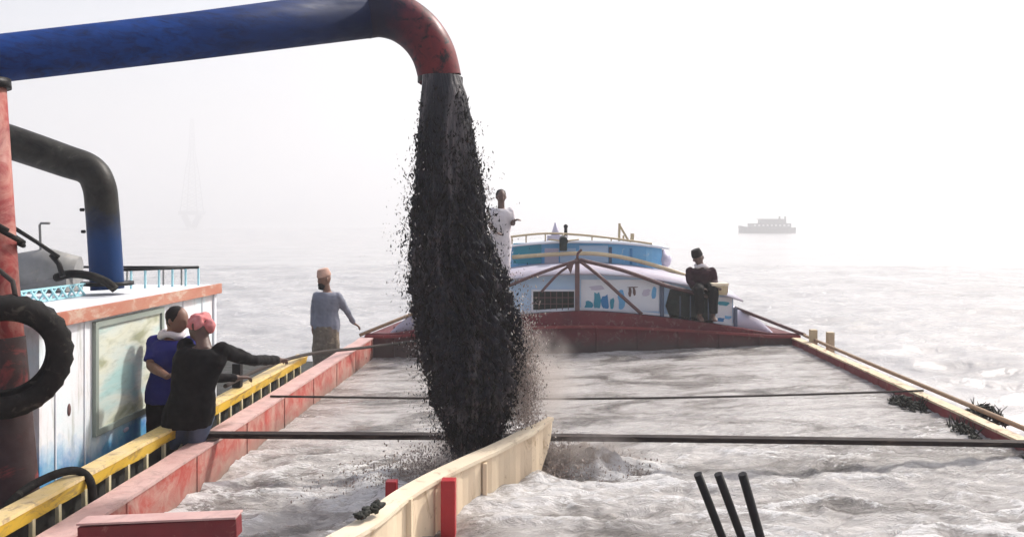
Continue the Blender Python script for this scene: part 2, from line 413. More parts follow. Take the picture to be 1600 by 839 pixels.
# ------------------------------------------------------------------ numpy gradient noise for the water
_perm = rng.permutation(4096); _ang = rng.random(4096) * 2 * np.pi
def gn(x, y):
    xi = np.floor(x).astype(int); yi = np.floor(y).astype(int); xf = x - xi; yf = y - yi
    def g(ix, iy, dx, dy):
        h = _ang[_perm[(ix + _perm[iy % 4096]) % 4096]]
        return np.cos(h) * dx + np.sin(h) * dy
    u = xf ** 3 * (xf * (xf * 6 - 15) + 10); v = yf ** 3 * (yf * (yf * 6 - 15) + 10)
    a = g(xi, yi, xf, yf); b = g(xi + 1, yi, xf - 1, yf); c = g(xi, yi + 1, xf, yf - 1); d = g(xi + 1, yi + 1, xf - 1, yf - 1)
    return (a + (b - a) * u) * (1 - v) + (c + (d - c) * u) * v
def ridge(x, y): return 1 - 2.4 * np.abs(gn(x, y))

def grid_object(name, V, nr, nc, m, wrap=False):
    idx = np.arange(nr * nc).reshape(nr, nc)
    if wrap: idx = np.concatenate([idx, idx[:, :1]], 1)
    a = idx[:-1, :-1].ravel(); b = idx[:-1, 1:].ravel(); c = idx[1:, 1:].ravel(); d = idx[1:, :-1].ravel()
    faces = np.stack([a, b, c, d], 1)
    me = bpy.data.meshes.new(name)
    me.vertices.add(len(V)); me.vertices.foreach_set('co', V.astype(np.float32).ravel())
    me.loops.add(faces.size); me.loops.foreach_set('vertex_index', faces.ravel().astype(np.int32))
    me.polygons.add(len(faces)); me.polygons.foreach_set('loop_start', (np.arange(len(faces)) * 4).astype(np.int32))
    me.polygons.foreach_set('use_smooth', np.ones(len(faces), dtype=bool))
    me.update(); me.validate()
    me.materials.append(m)
    o = bpy.data.objects.new(name, me); COL.objects.link(o); return o

# ------------------------------------------------------------------ river
ang = np.concatenate([np.linspace(-36, 33, 560), np.linspace(33, 324, 74)[1:-1]])
rr = [3.0]
while rr[-1] < 3200:
    r_ = rr[-1]; rr.append(r_ * (1.008 if r_ < 60 else 1.02))
rr = np.array(rr)
A, RR = np.meshgrid(np.radians(ang), rr)
X = np.sin(A) * RR; Y = np.cos(A) * RR
cell = RR * np.where(RR < 60, 0.008, 0.02)
def fade(wl): return np.clip(1.5 - cell * 3.2 / wl, 0, 1)
Z = 0.13 * ridge(X * 0.28 + 0.3 * gn(X * .5, Y * .5), Y * 0.5) * fade(2.5) + 0.085 * ridge(X * 0.9 + 9, Y * 1.5) * fade(0.9) \
    + 0.03 * ridge(X * 2.6, Y * 3.8) * fade(0.35) + 0.12 * gn(X * 0.06, Y * 0.09) * fade(12)
ZR = Z
river = grid_object('water', np.stack([X.ravel(), Y.ravel(), Z.ravel()], 1), len(rr), len(ang), M['river'], wrap=True)
tag(river, 'wide pale hazy river with small choppy waves around the boats', 'river', kind='structure')

# ------------------------------------------------------------------ barge
BL, BR, BC = -2.6, 3.77, 0.585         # inner faces of the hold, centre line
ZC = 0.95                              # top of the coamings
barge = empty('sand_barge', (BC, 9.0, 0), 'long red sand barge with a flooded open hold and a painted cabin', 'barge')
def outline(inset, z):
    pts = []
    for y, hw in ((-3.5, 2.2), (-1.5, 3.2), (0, 3.4), (14.2, 3.4), (17, 2.9), (19, 2.0), (20, 1.1)):
        pts.append((BC + hw - inset, y, z))
    return pts + [(2 * BC - p[0], p[1], z) for p in pts[::-1]]
mb = MB(); mb.loft([outline(0.7, -0.8), outline(0.15, -0.3), outline(0, 0.25)], smooth=False); mb.loft([outline(0, 0.251), outline(0.03, 0.72)], smooth=False, caps=False)
hull = mb.build('hull', M['hull'], barge)
# fore deck and stern deck above the hull, either side of the hold
mb = MB(); mb.prism([(BC - 3.36, 0.0, .73), (BC + 3.36, 0.0, .73), (BC + 3.36, 3.9, .73), (BC - 3.36, 3.9, .73)], (0, 0, 0.2))
mb.prism([(BC - 2.1, -3.4, .73), (BC + 2.1, -3.4, .73), (BC + 3.36, -0.01, .73), (BC - 3.36, -0.01, .73)], (0, 0, 0.2))
mb.build('fore_deck', M['red'], barge)
mb = MB(); mb.prism([(BC - 3.3, 13.62, .73), (BC + 3.3, 13.62, .73), (BC + 3.1, 15.5, .73), (BC + 2.7, 17.4, .73), (BC + 1.7, 19.3, .73), (BC - 1.7, 19.3, .73), (BC - 2.7, 17.4, .73), (BC - 3.1, 15.5, .73)], (0, 0, 0.24))
mb.build('stern_deck', M['bulk'], barge)
# coamings: steel plates with vertical seams, flat cap
def coaming(x0, x1, inner, mat_side, mat_top, capw):
    mb = MB(); mb.b2((x0, 3.9, 0.28), (x1, 13.5, ZC - 0.022), 0)
    c = mb.build('coaming', mat_side, barge)
    sgn = 1 if inner == x1 else -1
    for y in np.arange(4.4, 13.4, 1.12):
        s = MB(); s.b2((inner - sgn * 0.002, y, 0.3), (inner + sgn * 0.008, y + 0.022, ZC - 0.03)); s.build('weld_seam', mat_side, c)
    t = MB()
    n = 40; ys = np.linspace(3.9, 13.5, n)
    rings = []
    for y in ys:
        j = 0.007 * mnoise.noise(Vector((x0, y * 1.3, 0))) ; k = 0.006 * mnoise.noise(Vector((x1, y * 2.1, 4)))
        a, b = min(x0, x1) - 0.012 + j, max(x0, x1) + 0.012 + k
        rings.append([(a, y, ZC - 0.021), (b, y, ZC - 0.021), (b, y, ZC + j), (a, y, ZC + k)])
    t.loft(rings, smooth=False); t.build('coaming_cap', mat_top, c)
    return c
coaming(BL - 0.17, BL, BL, M['coaming_red'], M['coaming_top'], .17)
coaming(BR, BR + 0.09, BR, M['red'], M['tan_cap'], .15)
# stern bulkhead, cambered top
def archz(x):
    r_ = abs(x - BC); return 1.0 + 0.34 * (1 - min(1, r_ / 2.9) ** 1.5)
xs = np.linspace(BL - 0.12, BR + 0.12, 44)
mb = MB(); mb.loft([[(x, 13.5, 0.3), (x, 13.5, archz(x)), (x, 13.6, archz(x)), (x, 13.6, 0.3)] for x in xs], smooth=False)
bulk = mb.build('stern_bulkhead', M['bulk'], barge)
mb = MB(); mb.loft([[(x, 13.44, archz(x) * 0.45 + 0.49), (x, 13.44, archz(x) * 0.45 + 0.53), (x, 13.497, archz(x) * 0.45 + 0.53), (x, 13.497, archz(x) * 0.45 + 0.49)] for x in xs], smooth=False)
mb.build('rubbing_strip', M['red'], bulk)
for x in np.arange(BL + 0.3, BR, 0.62):
    mb = MB(); mb.b2((x, 13.47, 0.4), (x + 0.03, 13.498, archz(x) * 0.45 + 0.485)); mb.build('stiffener', M['bulk'], bulk)
# cabin deck fill behind bulkhead
mb = MB(); mb.loft([[(x, 13.61, 0.75), (x, 13.61, archz(x) - 0.01), (x, 16.8, archz(x) - 0.01), (x, 16.8, 0.75)] for x in np.linspace(BC - 2.6, BC + 2.6, 30)], smooth=False)
mb.build('cabin_floor', M['bulk'], barge)

# --- lower cabin
YC = 13.78
def eavez(x): r_ = x - BC; return 1.90 - 0.068 * r_ * r_
CX0, CX1 = -1.76, 2.94
xs = np.linspace(CX0, CX1, 36)
mb = MB(); mb.loft([[(x, YC, archz(x) - 0.02), (x, YC, eavez(x) - 0.015), (x, YC + 2.6, eavez(x) + 0.1), (x, YC + 2.6, archz(x) - 0.02)] for x in xs], smooth=False)
cabin = mb.build('lower_cabin', M['pale_blue'], barge)
mb = MB(); mb.loft([[(x, YC - 0.14, eavez(x) - 0.012), (x, YC - 0.14, eavez(x) + 0.012), (x, YC + 0.9, eavez(x) + 0.11), (x, YC + 2.7, eavez(x) + 0.16), (x, YC + 2.7, eavez(x) + 0.102), (x, YC + 0.9, eavez(x) + 0.072)] for x in np.linspace(CX0 - 0.14, CX1 + 0.12, 36)])
mb.build('roof', M['roof_pink'], cabin)
def pz(py, D): return CZ - (py - HY) / F * D
def px_(px, D): return (px - HX) / F * D
def panel(name, x0, y0, x1, y1, m, D=YC, proud=0.012, parent=cabin):
    """flat fitted panel on the cabin front: photo-measured edges, real thickness"""
    mb = MB(); mb.b2((px_(x0, D), D - proud, pz(y0, D)), (px_(x1, D), D - 0.002, pz(y1, D)), 0.003)
    return mb.build(name, m, parent)
# sill strip (white line above the bulkhead)
mb = MB(); mb.loft([[(x, YC - 0.03, archz(x) + 0.0), (x, YC - 0.03, archz(x) + 0.035), (x, YC - 0.003, archz(x) + 0.035), (x, YC - 0.003, archz(x) + 0.0)] for x in xs], smooth=False)
mb.build('sill', M['white'], cabin)
def grid_window(x0, y0, x1, y1, nx, ny, D=YC):
    wf = MB(); t = 0.028
    X0, X1, Z1, Z0 = px_(x0, D), px_(x1, D), pz(y0, D), pz(y1, D)
    wf.b2((X0 - t, D - 0.035, Z0 - t), (X1 + t, D - 0.002, Z0)); wf.b2((X0 - t, D - 0.035, Z1), (X1 + t, D - 0.002, Z1 + t))
    wf.b2((X0 - t, D - 0.035, Z0), (X0, D - 0.002, Z1)); wf.b2((X1, D - 0.035, Z0), (X1 + t, D - 0.002, Z1))
    f = wf.build('window', M['white'], cabin)
    p = MB(); p.b2((X0, D - 0.012, Z0), (X1, D - 0.002, Z1)); p.build('pane', M['dark_glass'], f)
    g = MB()
    for i in range(1, nx): x = X0 + (X1 - X0) * i / nx; g.b2((x - .006, D - 0.03, Z0), (x + .006, D - 0.018, Z1))
    for i in range(1, ny): z = Z0 + (Z1 - Z0) * i / ny; g.b2((X0, D - 0.034, z - .006), (X1, D - 0.0305, z + .006))
    g.build('window_bars', M['brown_rib'], f)
def motif(x0, y0, x1, y1, m, D=YC - .0135, proud=.006):
    cx_, cy_, rx, ry = (x0 + x1) / 2, (y0 + y1) / 2, (x1 - x0) / 2 * 1.1, (y1 - y0) / 2 * 1.1
    pts = []
    for k in range(11):
        a = 2 * math.pi * k / 11; r_ = random.uniform(.65, 1.15); sq = 1 / max(abs(math.cos(a)), abs(math.sin(a))) ** .6
        pts.append(P(cx_ + math.cos(a) * rx * r_ * sq, cy_ + math.sin(a) * ry * r_ * sq, D - proud))
    mb = MB(); mb.prism(pts, (0, proud - .001, 0)); mb.build('painted_motif', m, cabin)
grid_window(833, 455, 897, 484, 7, 3)
grid_window(735, 457, 800, 486, 7, 3)
panel('painted_panel', 908, 437, 1030, 486, M['white'])
for a in ((927, 455, 940, 484, M['teal']), (940, 462, 952, 484, M['strong_blue']), (914, 470, 926, 485, M['teal']), (953, 466, 960, 484, M['teal']), (922, 446, 945, 453, M['lilac'])):
    motif(*a)
for a in ((982, 450, 987, 463, M['brown_rib']), (989, 450, 993, 462, M['brown_rib']), (980, 448, 996, 450, M['brown_rib']), (1004, 452, 1016, 462, M['lilac']), (1018, 447, 1026, 468, M['sky_blue']), (966, 455, 976, 483, M['sky_blue'])):
    motif(*a)
panel('cabin_post', 1031, 436, 1037, 500, M['slate'], proud=0.05)
dk = MB(); D = YC
dk.prism([P(1047, 452, D - .03), P(1040, 478, D - .03), P(1047, 497, D - .03), P(1115, 505, D - .03), P(1115, 463, D - .03), P(1085, 458, D - .03)], (0, 0.027, 0))
op = dk.build('opening', M['dark_glass'], cabin)
g = MB()
for x in (1062, 1078, 1095, 1106): g.b2((px_(x, D) - .008, D - .05, pz(500, D)), (px_(x, D) + .008, D - .033, pz(462, D)))
g.build('opening_bars', M['slate'], op)
panel('painted_panel', 1119, 464, 1144, 508, M['white'])
for a in ((1120, 470, 1141, 478, M['teal']), (1120, 496, 1132, 504, M['strong_blue']), (1132, 493, 1142, 499, M['sky_blue'])):
    motif(*a)
panel('cabin_post', 1146, 480, 1151, 517, M['slate'], proud=0.06)
panel('painted_panel', 655, 470, 725, 505, M['sky_blue'])
# stern quarter fairings (grey-blue curved shells either side)
def fairing(sg):
    mb = MB(); rings = []
    for i in range(12):
        t = i / 11; x = BC + sg * (2.36 + 0.62 * t); h = 0.36 * (1 - t ** 1.8) + 0.01
        zb = 0.975
        rings.append([(x, YC + 0.02, zb), (x, YC + 0.06, zb + h), (x, YC + 1.6, zb + h * 1.1), (x, YC + 1.7, zb)])
    mb.loft(rings); mb.build('fairing', M['lilac'], cabin)
fairing(1); fairing(-1)
# --- frame of ribs in front of the cabin
ribs = MB(); D = 13.62
ribs.bar(P(902, 404, D), P(902, 487, D), 0.07, 0.05)
frame = ribs.build('rib_frame', M['brown_rib'], barge)
for pts, r_ in (([(902, 407), (860, 421), (820, 436), (760, 462)], .025), ([(898, 410), (872, 428), (846, 456)], .02), ([(906, 408), (935, 430), (975, 466), (1003, 491)], .026),
              ([(906, 406), (975, 423), (1040, 446), (1075, 455), (1118, 466)], .03), ([(902, 404), (903, 396), (909, 390)], .02)):
    t = MB(); t.tube(smooth_path([P(x, y, D - 0.03) for x, y in pts], 4), r_, 8); t.build('rib', M['brown_rib'], frame)
g = MB(); g.prism([P(884, 414, D - .08), P(897, 410, D - .08), P(892, 428, D - .08)], (0, .02, 0)); g.build('gusset', M['brown_rib'], frame)
# --- tan gutter pipe along the rear of the lower roof
t = MB(); t.tube(smooth_path([P(800, 402, 14.95), P(900, 396, 14.95), P(960, 400, 14.95), P(1020, 414, 14.95), P(1082, 434, 14.9)], 6), (0.036), 10)
t.build('gutter', M['tan'], cabin)
# --- upper cabin
YU = 15.15; UC = 0.62
def upz(x): r_ = x - UC; return 2.345 - 0.05 * r_ * r_
def hump(s, z0, z1, ygrow=0.0):
    pts = []
    return pts
mb = MB(); xs = np.linspace(UC - 1.42, UC + 1.42, 30)
mb.loft([[(x, YU + 0.25 * max(0, abs(x - UC) - 1.15) ** 1 * 3, 1.80), (x, YU + 0.25 * max(0, abs(x - UC) - 1.15) * 3, upz(x)), (x, YU + 1.3, upz(x)), (x, YU + 1.3, 1.80)] for x in xs], smooth=False)
upper = mb.build('upper_cabin', M['sky_blue'], barge)
mb = MB(); mb.loft([[(x, YU - 0.1, upz(x) + 0.003), (x, YU - 0.1, upz(x) + 0.035), (x, YU + 0.6, upz(x) + 0.075), (x, YU + 1.4, upz(x) + 0.03), (x, YU + 1.4, upz(x) + 0.003)] for x in np.linspace(UC - 1.5, UC + 1.5, 30)])
mb.build('roof', M['white'], upper)
for a in ((802, 380, 846, 412, M['teal'], 'painted_panel'), (851, 388, 873, 411, M['lilac'], 'window'), (905, 384, 950, 410, M['pale_blue'], 'window'), (951, 386, 956, 411, M['slate'], 'divider'),
          (984, 388, 988, 413, M['strong_blue'], 'divider'), (893, 378, 990, 384, M['slate'], 'shadow_board'), (875, 388, 900, 411, M['pale_blue'], 'painted_panel')):
    if a[5] == 'shadow_board': continue
    panel(a[5], *a[:5], D=YU, parent=upper)
b = MB(); b.ball(P(1036, 405, 15.6), (0.15, 0.3, 0.17), 2); b.build('side_bulge', M['lilac'], upper)
rail = MB(); rp = [P(790, 371, 15.1), P(850, 365, 15.1), P(905, 367, 15.1), P(960, 373, 15.1), P(1019, 381, 15.1)]
rail.tube(smooth_path(rp, 5), 0.018, 8)
rl = rail.build('roof_railing', M['tan'], upper)
for x in (800, 822, 852, 880, 925, 955, 985, 1003, 1019):
    zt = interp(x, [790, 850, 905, 960, 1019], [371, 365, 367, 373, 381])
    X_ = px_(x, 15.1); p = MB(); p.b2((X_ - .012, 15.09, upz(X_) + 0.05), (X_ + .012, 15.11, pz(zt, 15.1) - 0.01)); p.build('baluster', M['tan'], rl)
# hand rails from the cabin down to the coaming corners
for sg in (1, -1):
    t = MB(); t.tube([(BC + sg * 2.40, 13.9, 1.36), (BC + sg * 2.9, 13.7, 1.17), (BC + sg * 3.38, 13.45, 0.985)], 0.026, 10)
    t.build('hand_rail', M['brown_rib'] if sg > 0 else M['wood'], barge)
t = MB(); t.tube(smooth_path([(BR + 0.17, 13.45, .985), (BR + 0.18, 11, .975), (BR + 0.17, 8, .985), (BR + 0.18, 4, .98)], 6), 0.022, 10)
t.build('side_pipe', M['wood'], barge)
for x, ztop in ((3.93, 1.13), (4.13, 1.11)):
    p = MB(); p.b2((x - .05, 12.9 if x < 4 else 12.75, 0.72), (x + .05, 13.0 if x < 4 else 12.85, ztop), 0.008); p.build('bollard', M['tan'], barge)
# deck strip outboard of the starboard coaming so the bollards stand on something
mb = MB(); mb.b2((BR + 0.16, 3.92, 0.72), (BR + 0.50, 13.6, 0.76)); mb.build('side_deck', M['red'], barge)
# short stub beam at the near left of the hold
s = MB(); s.bar(P(128, 816, 4.75) + Vector((0, 0, -.06)), P(374, 806, 4.78) + Vector((0, 0, -.05)), 0.10, 0.10, 0.006)
st = s.build('stub_beam', M['red'], barge)
s = MB(); s.bar(P(128, 816, 4.75) + Vector((0, 0, .01)), P(374, 806, 4.78) + Vector((0, 0, .01)), 0.13, 0.012, 0.003); s.build('beam_cap', M['coaming_top'], st)

# ------------------------------------------------------------------ slurry in the hold
def base_z(x): return 0.62 + 0.13 * (x - BL) / (BR - BL)
nx_, ny_ = 300, 430
gx = np.linspace(BL + 0.001, BR - 0.001, nx_); gy = np.linspace(3.91, 13.49, ny_)
X, Y = np.meshgrid(gx, gy)
chop = np.clip(1.25 - (Y - 6.0) / 3.2, 0.30, 1.0)
wx = X + 0.25 * gn(X * 1.3, Y * 1.3 + 7); wy = Y + 0.25 * gn(X * 1.3 + 31, Y * 1.3)
Z = 0.62 + 0.21 * np.clip((X - BL) / (BR - BL), 0, 1) ** 1.3 + 0 * (X - BL) / (BR - BL)
Z = Z + 1.15 * chop * (0.040 * ridge(wx * 0.9, wy * 1.7) + 0.026 * ridge(wx * 2.4 + 5, wy * 3.9) + 0.013 * ridge(wx * 5.5, wy * 8.5) + 0.007 * ridge(wx * 12 + 3, wy * 17) + 0.004 * gn(wx * 22, wy * 28)) - 0.02 * chop
sx_, sy_ = -0.55, 6.85
d = np.hypot(X - sx_, Y - sy_)
Z += 0.07 * np.exp(-((d - 0.55) / 0.22) ** 2) * (1 + 1.4 * gn(X * 4, Y * 4)) + 0.03 * np.sin(d * 9) * np.exp(-d / 0.9)
d2 = np.hypot((X - 0.36) / .75, (Y - 6.95) / 0.42)
Z += 0.115 * np.exp(-(d2 / 0.55) ** 2) * (1 + 2.2 * gn(X * 3.5, Y * 5) + 0.8 * gn(X * 11, Y * 12))
slope_n = (Z - (0.62 + 0.21 * np.clip((X - BL) / (BR - BL), 0, 1) ** 1.3))
foam_a = np.clip(slope_n * 6.5, -.25, .4) + 0.10 * gn(X * .8, Y * .9) * 2 - .06 + 0.12 * np.exp(-((X - BL) / .3) ** 2)
silt_a = 0.40 * np.exp(-(((X - .42) / .6) ** 2 + ((Y - 7.0) / .38) ** 2)) + 0.6 * np.exp(-(((X + .55) / .7) ** 2 + ((Y - 6.85) / .6) ** 2)) + .15 * np.clip(gn(X * 1.1 + 4, Y * 2), 0, 1)
slurry = grid_object('slurry_water', np.stack([X.ravel(), Y.ravel(), Z.ravel()], 1), ny_, nx_, M['hold'])
for nm_, arr in (('foam', foam_a), ('silt', silt_a)):
    at_ = slurry.data.attributes.new(nm_, 'FLOAT', 'POINT'); at_.data.foreach_set('value', arr.ravel().astype(np.float32))
tag(slurry, 'pale grey muddy water filling the open hold of the barge', 'muddy water', kind='structure')

# ------------------------------------------------------------------ cross beam, ropes
bm_ = MB(); n = 20; rings = []
for i in range(n + 1):
    t = i / n; x = -2.92 + t * (4.02 + 2.92); y = 7.06 - 0.20 * t; z = 0.985 - 0.03 * t + 0.012 * math.sin(t * 3.1)
    h = 0.062; wv = 0.05; j = 0.003 * mnoise.noise(Vector((x * 3, 0, 0)))
    rings.append([(x, y - wv, z - h + 0.045), (x, y + wv, z - h + 0.045), (x, y + wv, z + 0.02 + j), (x, y - wv, z + 0.02 - j)])
bm_.loft(rings, smooth=False)
tag(bm_.build('cross_beam', M['dark_wood']), 'long dark timber beam laid across the whole width of the flooded hold', 'beam')
t = MB(); pts = [(BL - .1, 8.75, .965)] + [(BL + (BR - BL) * k / 10, 8.75 + .28 * k / 10, .965 - 0.05 * math.sin(math.pi * k / 10)) for k in range(1, 10)] + [(BR + .1, 9.05, .965)]
t.tube(smooth_path(pts, 3), 0.011, 8)
tag(t.build('rope', M['rope']), 'thin grey rope stretched across the hold behind the dark timber beam', 'rope')
t = MB(); t.tube(smooth_path([P(352, 603, 8.0), P(400, 579, 8.9), P(450, 561, 9.8), P(500, 550, 10.9), P(560, 544, 12), P(640, 534, 13.0), P(660, 531, 13.45)], 5), 0.02, 8)
tag(t.build('rope', M['rope']), 'thick black rope running along the yellow rail toward the far cabin', 'rope')

# ------------------------------------------------------------------ curved cream baffle wall
baffle = empty('baffle_wall', (-0.5, 6.2, 0.55), 'curved cream painted baffle wall rising from the near water beside the falling mud', 'baffle wall')
_w = [P(550, 819, 4.9), P(610, 774, 5.42), P(662, 744, 5.80), P(719, 717, 6.15), P(760, 699, 6.40), P(812, 673, 6.62), P(850, 651, 6.82)]
_w = [V_ + Vector((.05, 0, 0)) for V_ in _w]
cl = smooth_path([(-1.28, 4.3, 1.0)] + _w, 6)
def off_pts(i, o):
    d = (cl[min(i + 1, len(cl) - 1)] - cl[max(i - 1, 0)]).normalized(); n_ = Vector((d.y, -d.x, 0)); return cl[i] + n_ * o
rings = []; tops = []
for i in range(len(cl)):
    rib = 0.012 * (1 if (i % 4) < 2 else 0)
    taper = 1.0 if i < len(cl) - 8 else max(0.35, (len(cl) - i) / 8)
    a = off_pts(i, -0.055 * taper); b_ = off_pts(i, 0.055 * taper + rib)
    zt = cl[i].z - .026
    q = max(0.0, (i - (len(cl) - 13)) / 12) ** 1.5; zb = 0.35 + (zt - .02 - .35) * q
    rings.append([(a.x, a.y, zb), (a.x, a.y, zt), (b_.x, b_.y, zt), (b_.x, b_.y, zb)])
    c1 = off_pts(i, -0.066 * taper); c2 = off_pts(i, 0.066 * taper + 0.012)
    tops.append([(c1.x, c1.y, zt + .002), (c1.x, c1.y, zt + .026), (c2.x, c2.y, zt + .026), (c2.x, c2.y, zt + .002)])
mb = MB(); mb.loft(rings, smooth=False); mb.build('wall_sheet', M['cream'], baffle)
mb = MB(); mb.loft(tops, smooth=False); mb.build('wall_cap', M['cream_top'], baffle)
for i in (4, 12, 19, 26):
    a = off_pts(i, 0.073); b_ = MB(); b_.box((a.x, a.y, 0.69), (0.03, 0.05, 0.6)); b_.build('batten', M['cream'], baffle)
for c, s_, lb in ((P(701, 748, 5.72), 0.092, 'bright red square post in front of the curved cream wall'), (P(612, 750, 6.0), 0.075, 'bright red square post half hidden behind the curved cream wall')):
    p = MB(); p.b2((c.x - s_ / 2, c.y - s_ / 2, 0.3), (c.x + s_ / 2, c.y + s_ / 2, c.z), 0.006)
    tag(p.build('mooring_post', M['bright_red']), lb, 'post', 'red posts at the cream wall')
# three dark iron bars leaning out of the near water
for k, (a, b_, lb) in enumerate((((1090, 740), (1126, 830), 'leftmost of three black iron bars leaning out of the near water'), ((1122, 740), (1157, 830), 'middle one of three black iron bars leaning out of the near water'), ((1160, 740), (1188, 830), 'rightmost of three black iron bars leaning out of the near water'))):
    A_, B_ = P(*a, 5.0), P(*b_, 5.0); d = (B_ - A_); e = A_ + d * ((A_.z - 0.45) / (A_.z - B_.z))
    e.y += 0.15
    t = MB(); t.tube([A_, A_.lerp(e, .5), e], 0.025, 8, jitter=0.06)
    tag(t.build('iron_bar', M['black']), lb, 'iron bar', 'iron bars leaning in the hold')

# weed clumps on the starboard coaming
def clump(name, c, s, label, n=190):
    mb = MB()
    for i in range(n):
        a = random.uniform(0, 6.28); r_ = random.random() ** 0.6
        q = Vector(c) + Vector((math.cos(a) * r_ * s[0], math.sin(a) * r_ * s[1], random.uniform(0.1, 1) * s[2] * (1.1 - r_)))
        mb.ball(q, (random.uniform(.012, .05), random.uniform(.008, .03), random.uniform(.006, .02)), 1, 1.3, Matrix.Rotation(random.uniform(0, 6.28), 3, 'Z') @ Matrix.Rotation(random.uniform(-1.2, 1.2), 3, 'Y'))
    for i in range(26):
        a = random.uniform(0, 6.28); q = Vector(c) + Vector((math.cos(a) * s[0] * .6, math.sin(a) * s[1] * .7, s[2] * .3)); e = q + Vector((random.uniform(-.06, .06), random.uniform(-.08, .08), random.uniform(.03, .12)))
        mb.tube([q, q.lerp(e, .5) + Vector((random.uniform(-.02, .02), 0, .01)), e], [.006, .005, .002], 5)
    tag(mb.build(name, M['algae']), label, 'debris', 'dark clumps along the right coaming')
clump('weed_clump', (4.06, 8.15, 0.88), (.13, .3, .13), 'dark bushy clump on the outer pipe of the right coaming')
clump('weed_clump', (3.66, 8.9, 0.82), (.14, .4, .10), 'dark mud clump in the water against the right coaming, farther one')
clump('weed_clump', (3.66, 7.75, 0.82), (.14, .25, .09), 'dark mud clump in the water against the right coaming, nearer one')
clump('weed_clump', (3.74, 6.72, 0.84), (.09, .1, .10), 'small dark clump at the right end of the timber beam', 70)

# ------------------------------------------------------------------ dredger
WX = -3.3; DZ = 0.40
dredger = empty('dredger', (-4.6, 7.5, 0), 'dredger boat alongside with white painted cabin, red roof edge and yellow rail', 'dredger')
mb = MB()
def dout(ins, z):
    pts = [(-2.86, -2, z), (-2.86, 13.4, z), (-3.4, 14.6, z), (-5.6, 15.0, z), (-7.2, 14, z), (-7.2, -2, z)]
    c = Vector((-5.0, 6, z)); return [tuple(Vector(p) + (c - Vector(p)).normalized() * ins) for p in pts]
mb.loft([dout(0.5, -0.7), dout(0.1, -0.2), dout(0, DZ)], smooth=False); mb.build('hull', M['dark_deck'], dredger)
# cabin
mb = MB(); mb.b2((-5.6, 5.8, DZ + 0.002), (WX, 8.88, 1.985)); dcab = mb.build('cabin', M['wall_white'], dredger)
mb = MB(); mb.b2((-5.66, 5.72, 1.987), (WX + 0.03, 8.92, 2.055), 0.004); mb.build('roof', M['white'], dcab)
mb = MB(); mb.b2((WX + 0.031, 5.70, 1.968), (WX + 0.055, 8.94, 2.066), 0.004); mb.build('roof_edge', M['edge'], dcab)
wf = MB(); y0, y1, z0, z1 = 6.52, 7.6, 1.15, 1.90; t = 0.045
wf.b2((WX + .002, y0 - t, z0 - t), (WX + .03, y1 + t, z0)); wf.b2((WX + .002, y0 - t, z1), (WX + .03, y1 + t, z1 + t))
wf.b2((WX + .002, y0 - t, z0), (WX + .03, y0, z1)); wf.b2((WX + .002, y1, z0), (WX + .03, y1 + t, z1))
wi = wf.build('window', M['frame_grey'], dcab)
p = MB(); p.b2((WX + .002, y0, z0), (WX + .012, y1, z1)); p.build('pane', M['pane'], wi)
for y in (6.36, 5.98, 8.1, 8.55):
    s = MB(); s.b2((WX + .001, y, 0.42), (WX + .008, y + .012, 1.97)); s.build('wall_batten', M['white'], dcab)
b_ = MB(); b_.ball((WX + .002, 6.16, 1.37), (0.008, 0.022, 0.045), 2); b_.build('vent_hole', M['brown_rib'], dcab)
b_ = MB(); b_.ball((WX + .002, 7.0, 1.04), (0.006, 0.05, 0.02), 2); b_.build('scuff_plate', M['lilac'], dcab)
mb = MB(); mb.b2((WX + .002, 8.83, 0.42), (WX + .02, 8.885, 1.97)); mb.build('corner_trim', M['white'], dcab)
# lattice rail (low) on the roof
lt = MB(); lx = -3.86
lt.bar((lx, 6.35, 2.16), (lx, 7.45, 2.16), 0.02, 0.014); lt.bar((lx, 6.35, 2.068), (lx, 7.45, 2.068), 0.02, 0.014)
for k in range(8):
    y = 6.38 + k * 0.135
    lt.bar((lx, y, 2.07), (lx, y + 0.1, 2.155), 0.012, 0.014); lt.bar((lx + .013, y + 0.1, 2.07), (lx + .013, y, 2.155), 0.012, 0.014)
lt.build('lattice_rail', M['lattice'], dredger)
# roof railing (far)
rl = MB(); rl.tube([(-3.95, 8.2, 2.235), (-3.42, 8.78, 2.235)], 0.014, 8); rl.tube([(-3.42, 8.78, 2.235), (-4.6, 8.82, 2.235)], 0.012, 8)
rl = rl.build('roof_railing', M['black'], dredger)
for k in range(7):
    t = k / 6; p = MB(); x, y = -3.95 + .53 * t, 8.2 + .58 * t; p.bar((x, y, 2.056), (x, y, 2.225), 0.016, 0.016); p.build('baluster', M['lattice'], rl)
for k in range(6):
    p = MB(); x = -3.6 - k * .18; p.bar((x, 8.81, 2.056), (x, 8.81, 2.225), 0.014, 0.014); p.build('baluster', M['grey'], rl)
# engine housing, davit, strut on the roof
e = MB(); e.tube([(-4.75, 7.9, 2.22), (-4.45, 7.95, 2.25), (-4.2, 8.0, 2.22)], [(.15, .17), (.18, .2), (.14, .15)], 14); e.box((-4.5, 7.95, 2.12), (.6, .3, .12), None, .02)
tag(e.build('engine', M['grey']), 'grey rounded engine housing on the dredger cabin roof', 'engine')
t = MB(); t.tube([P(66, 452, 7.9), P(62, 352, 7.9), P(64, 349, 7.9), P(78, 349, 7.9)], 0.011, 8)
tag(t.build('davit', M['grey']), 'thin hooked metal pole standing on the dredger roof', 'pole')
t = MB(); t.tube([P(20, 355, 6.9), P(60, 380, 7.0), P(92, 402, 7.1)], 0.016, 8); t.tube([P(80, 398, 7.1), P(92, 412, 7.1), P(98, 432, 7.1)], 0.022, 8)
tag(t.build('strut', M['black']), 'black bent strut reaching from the red mast to the cabin roof', 'strut')

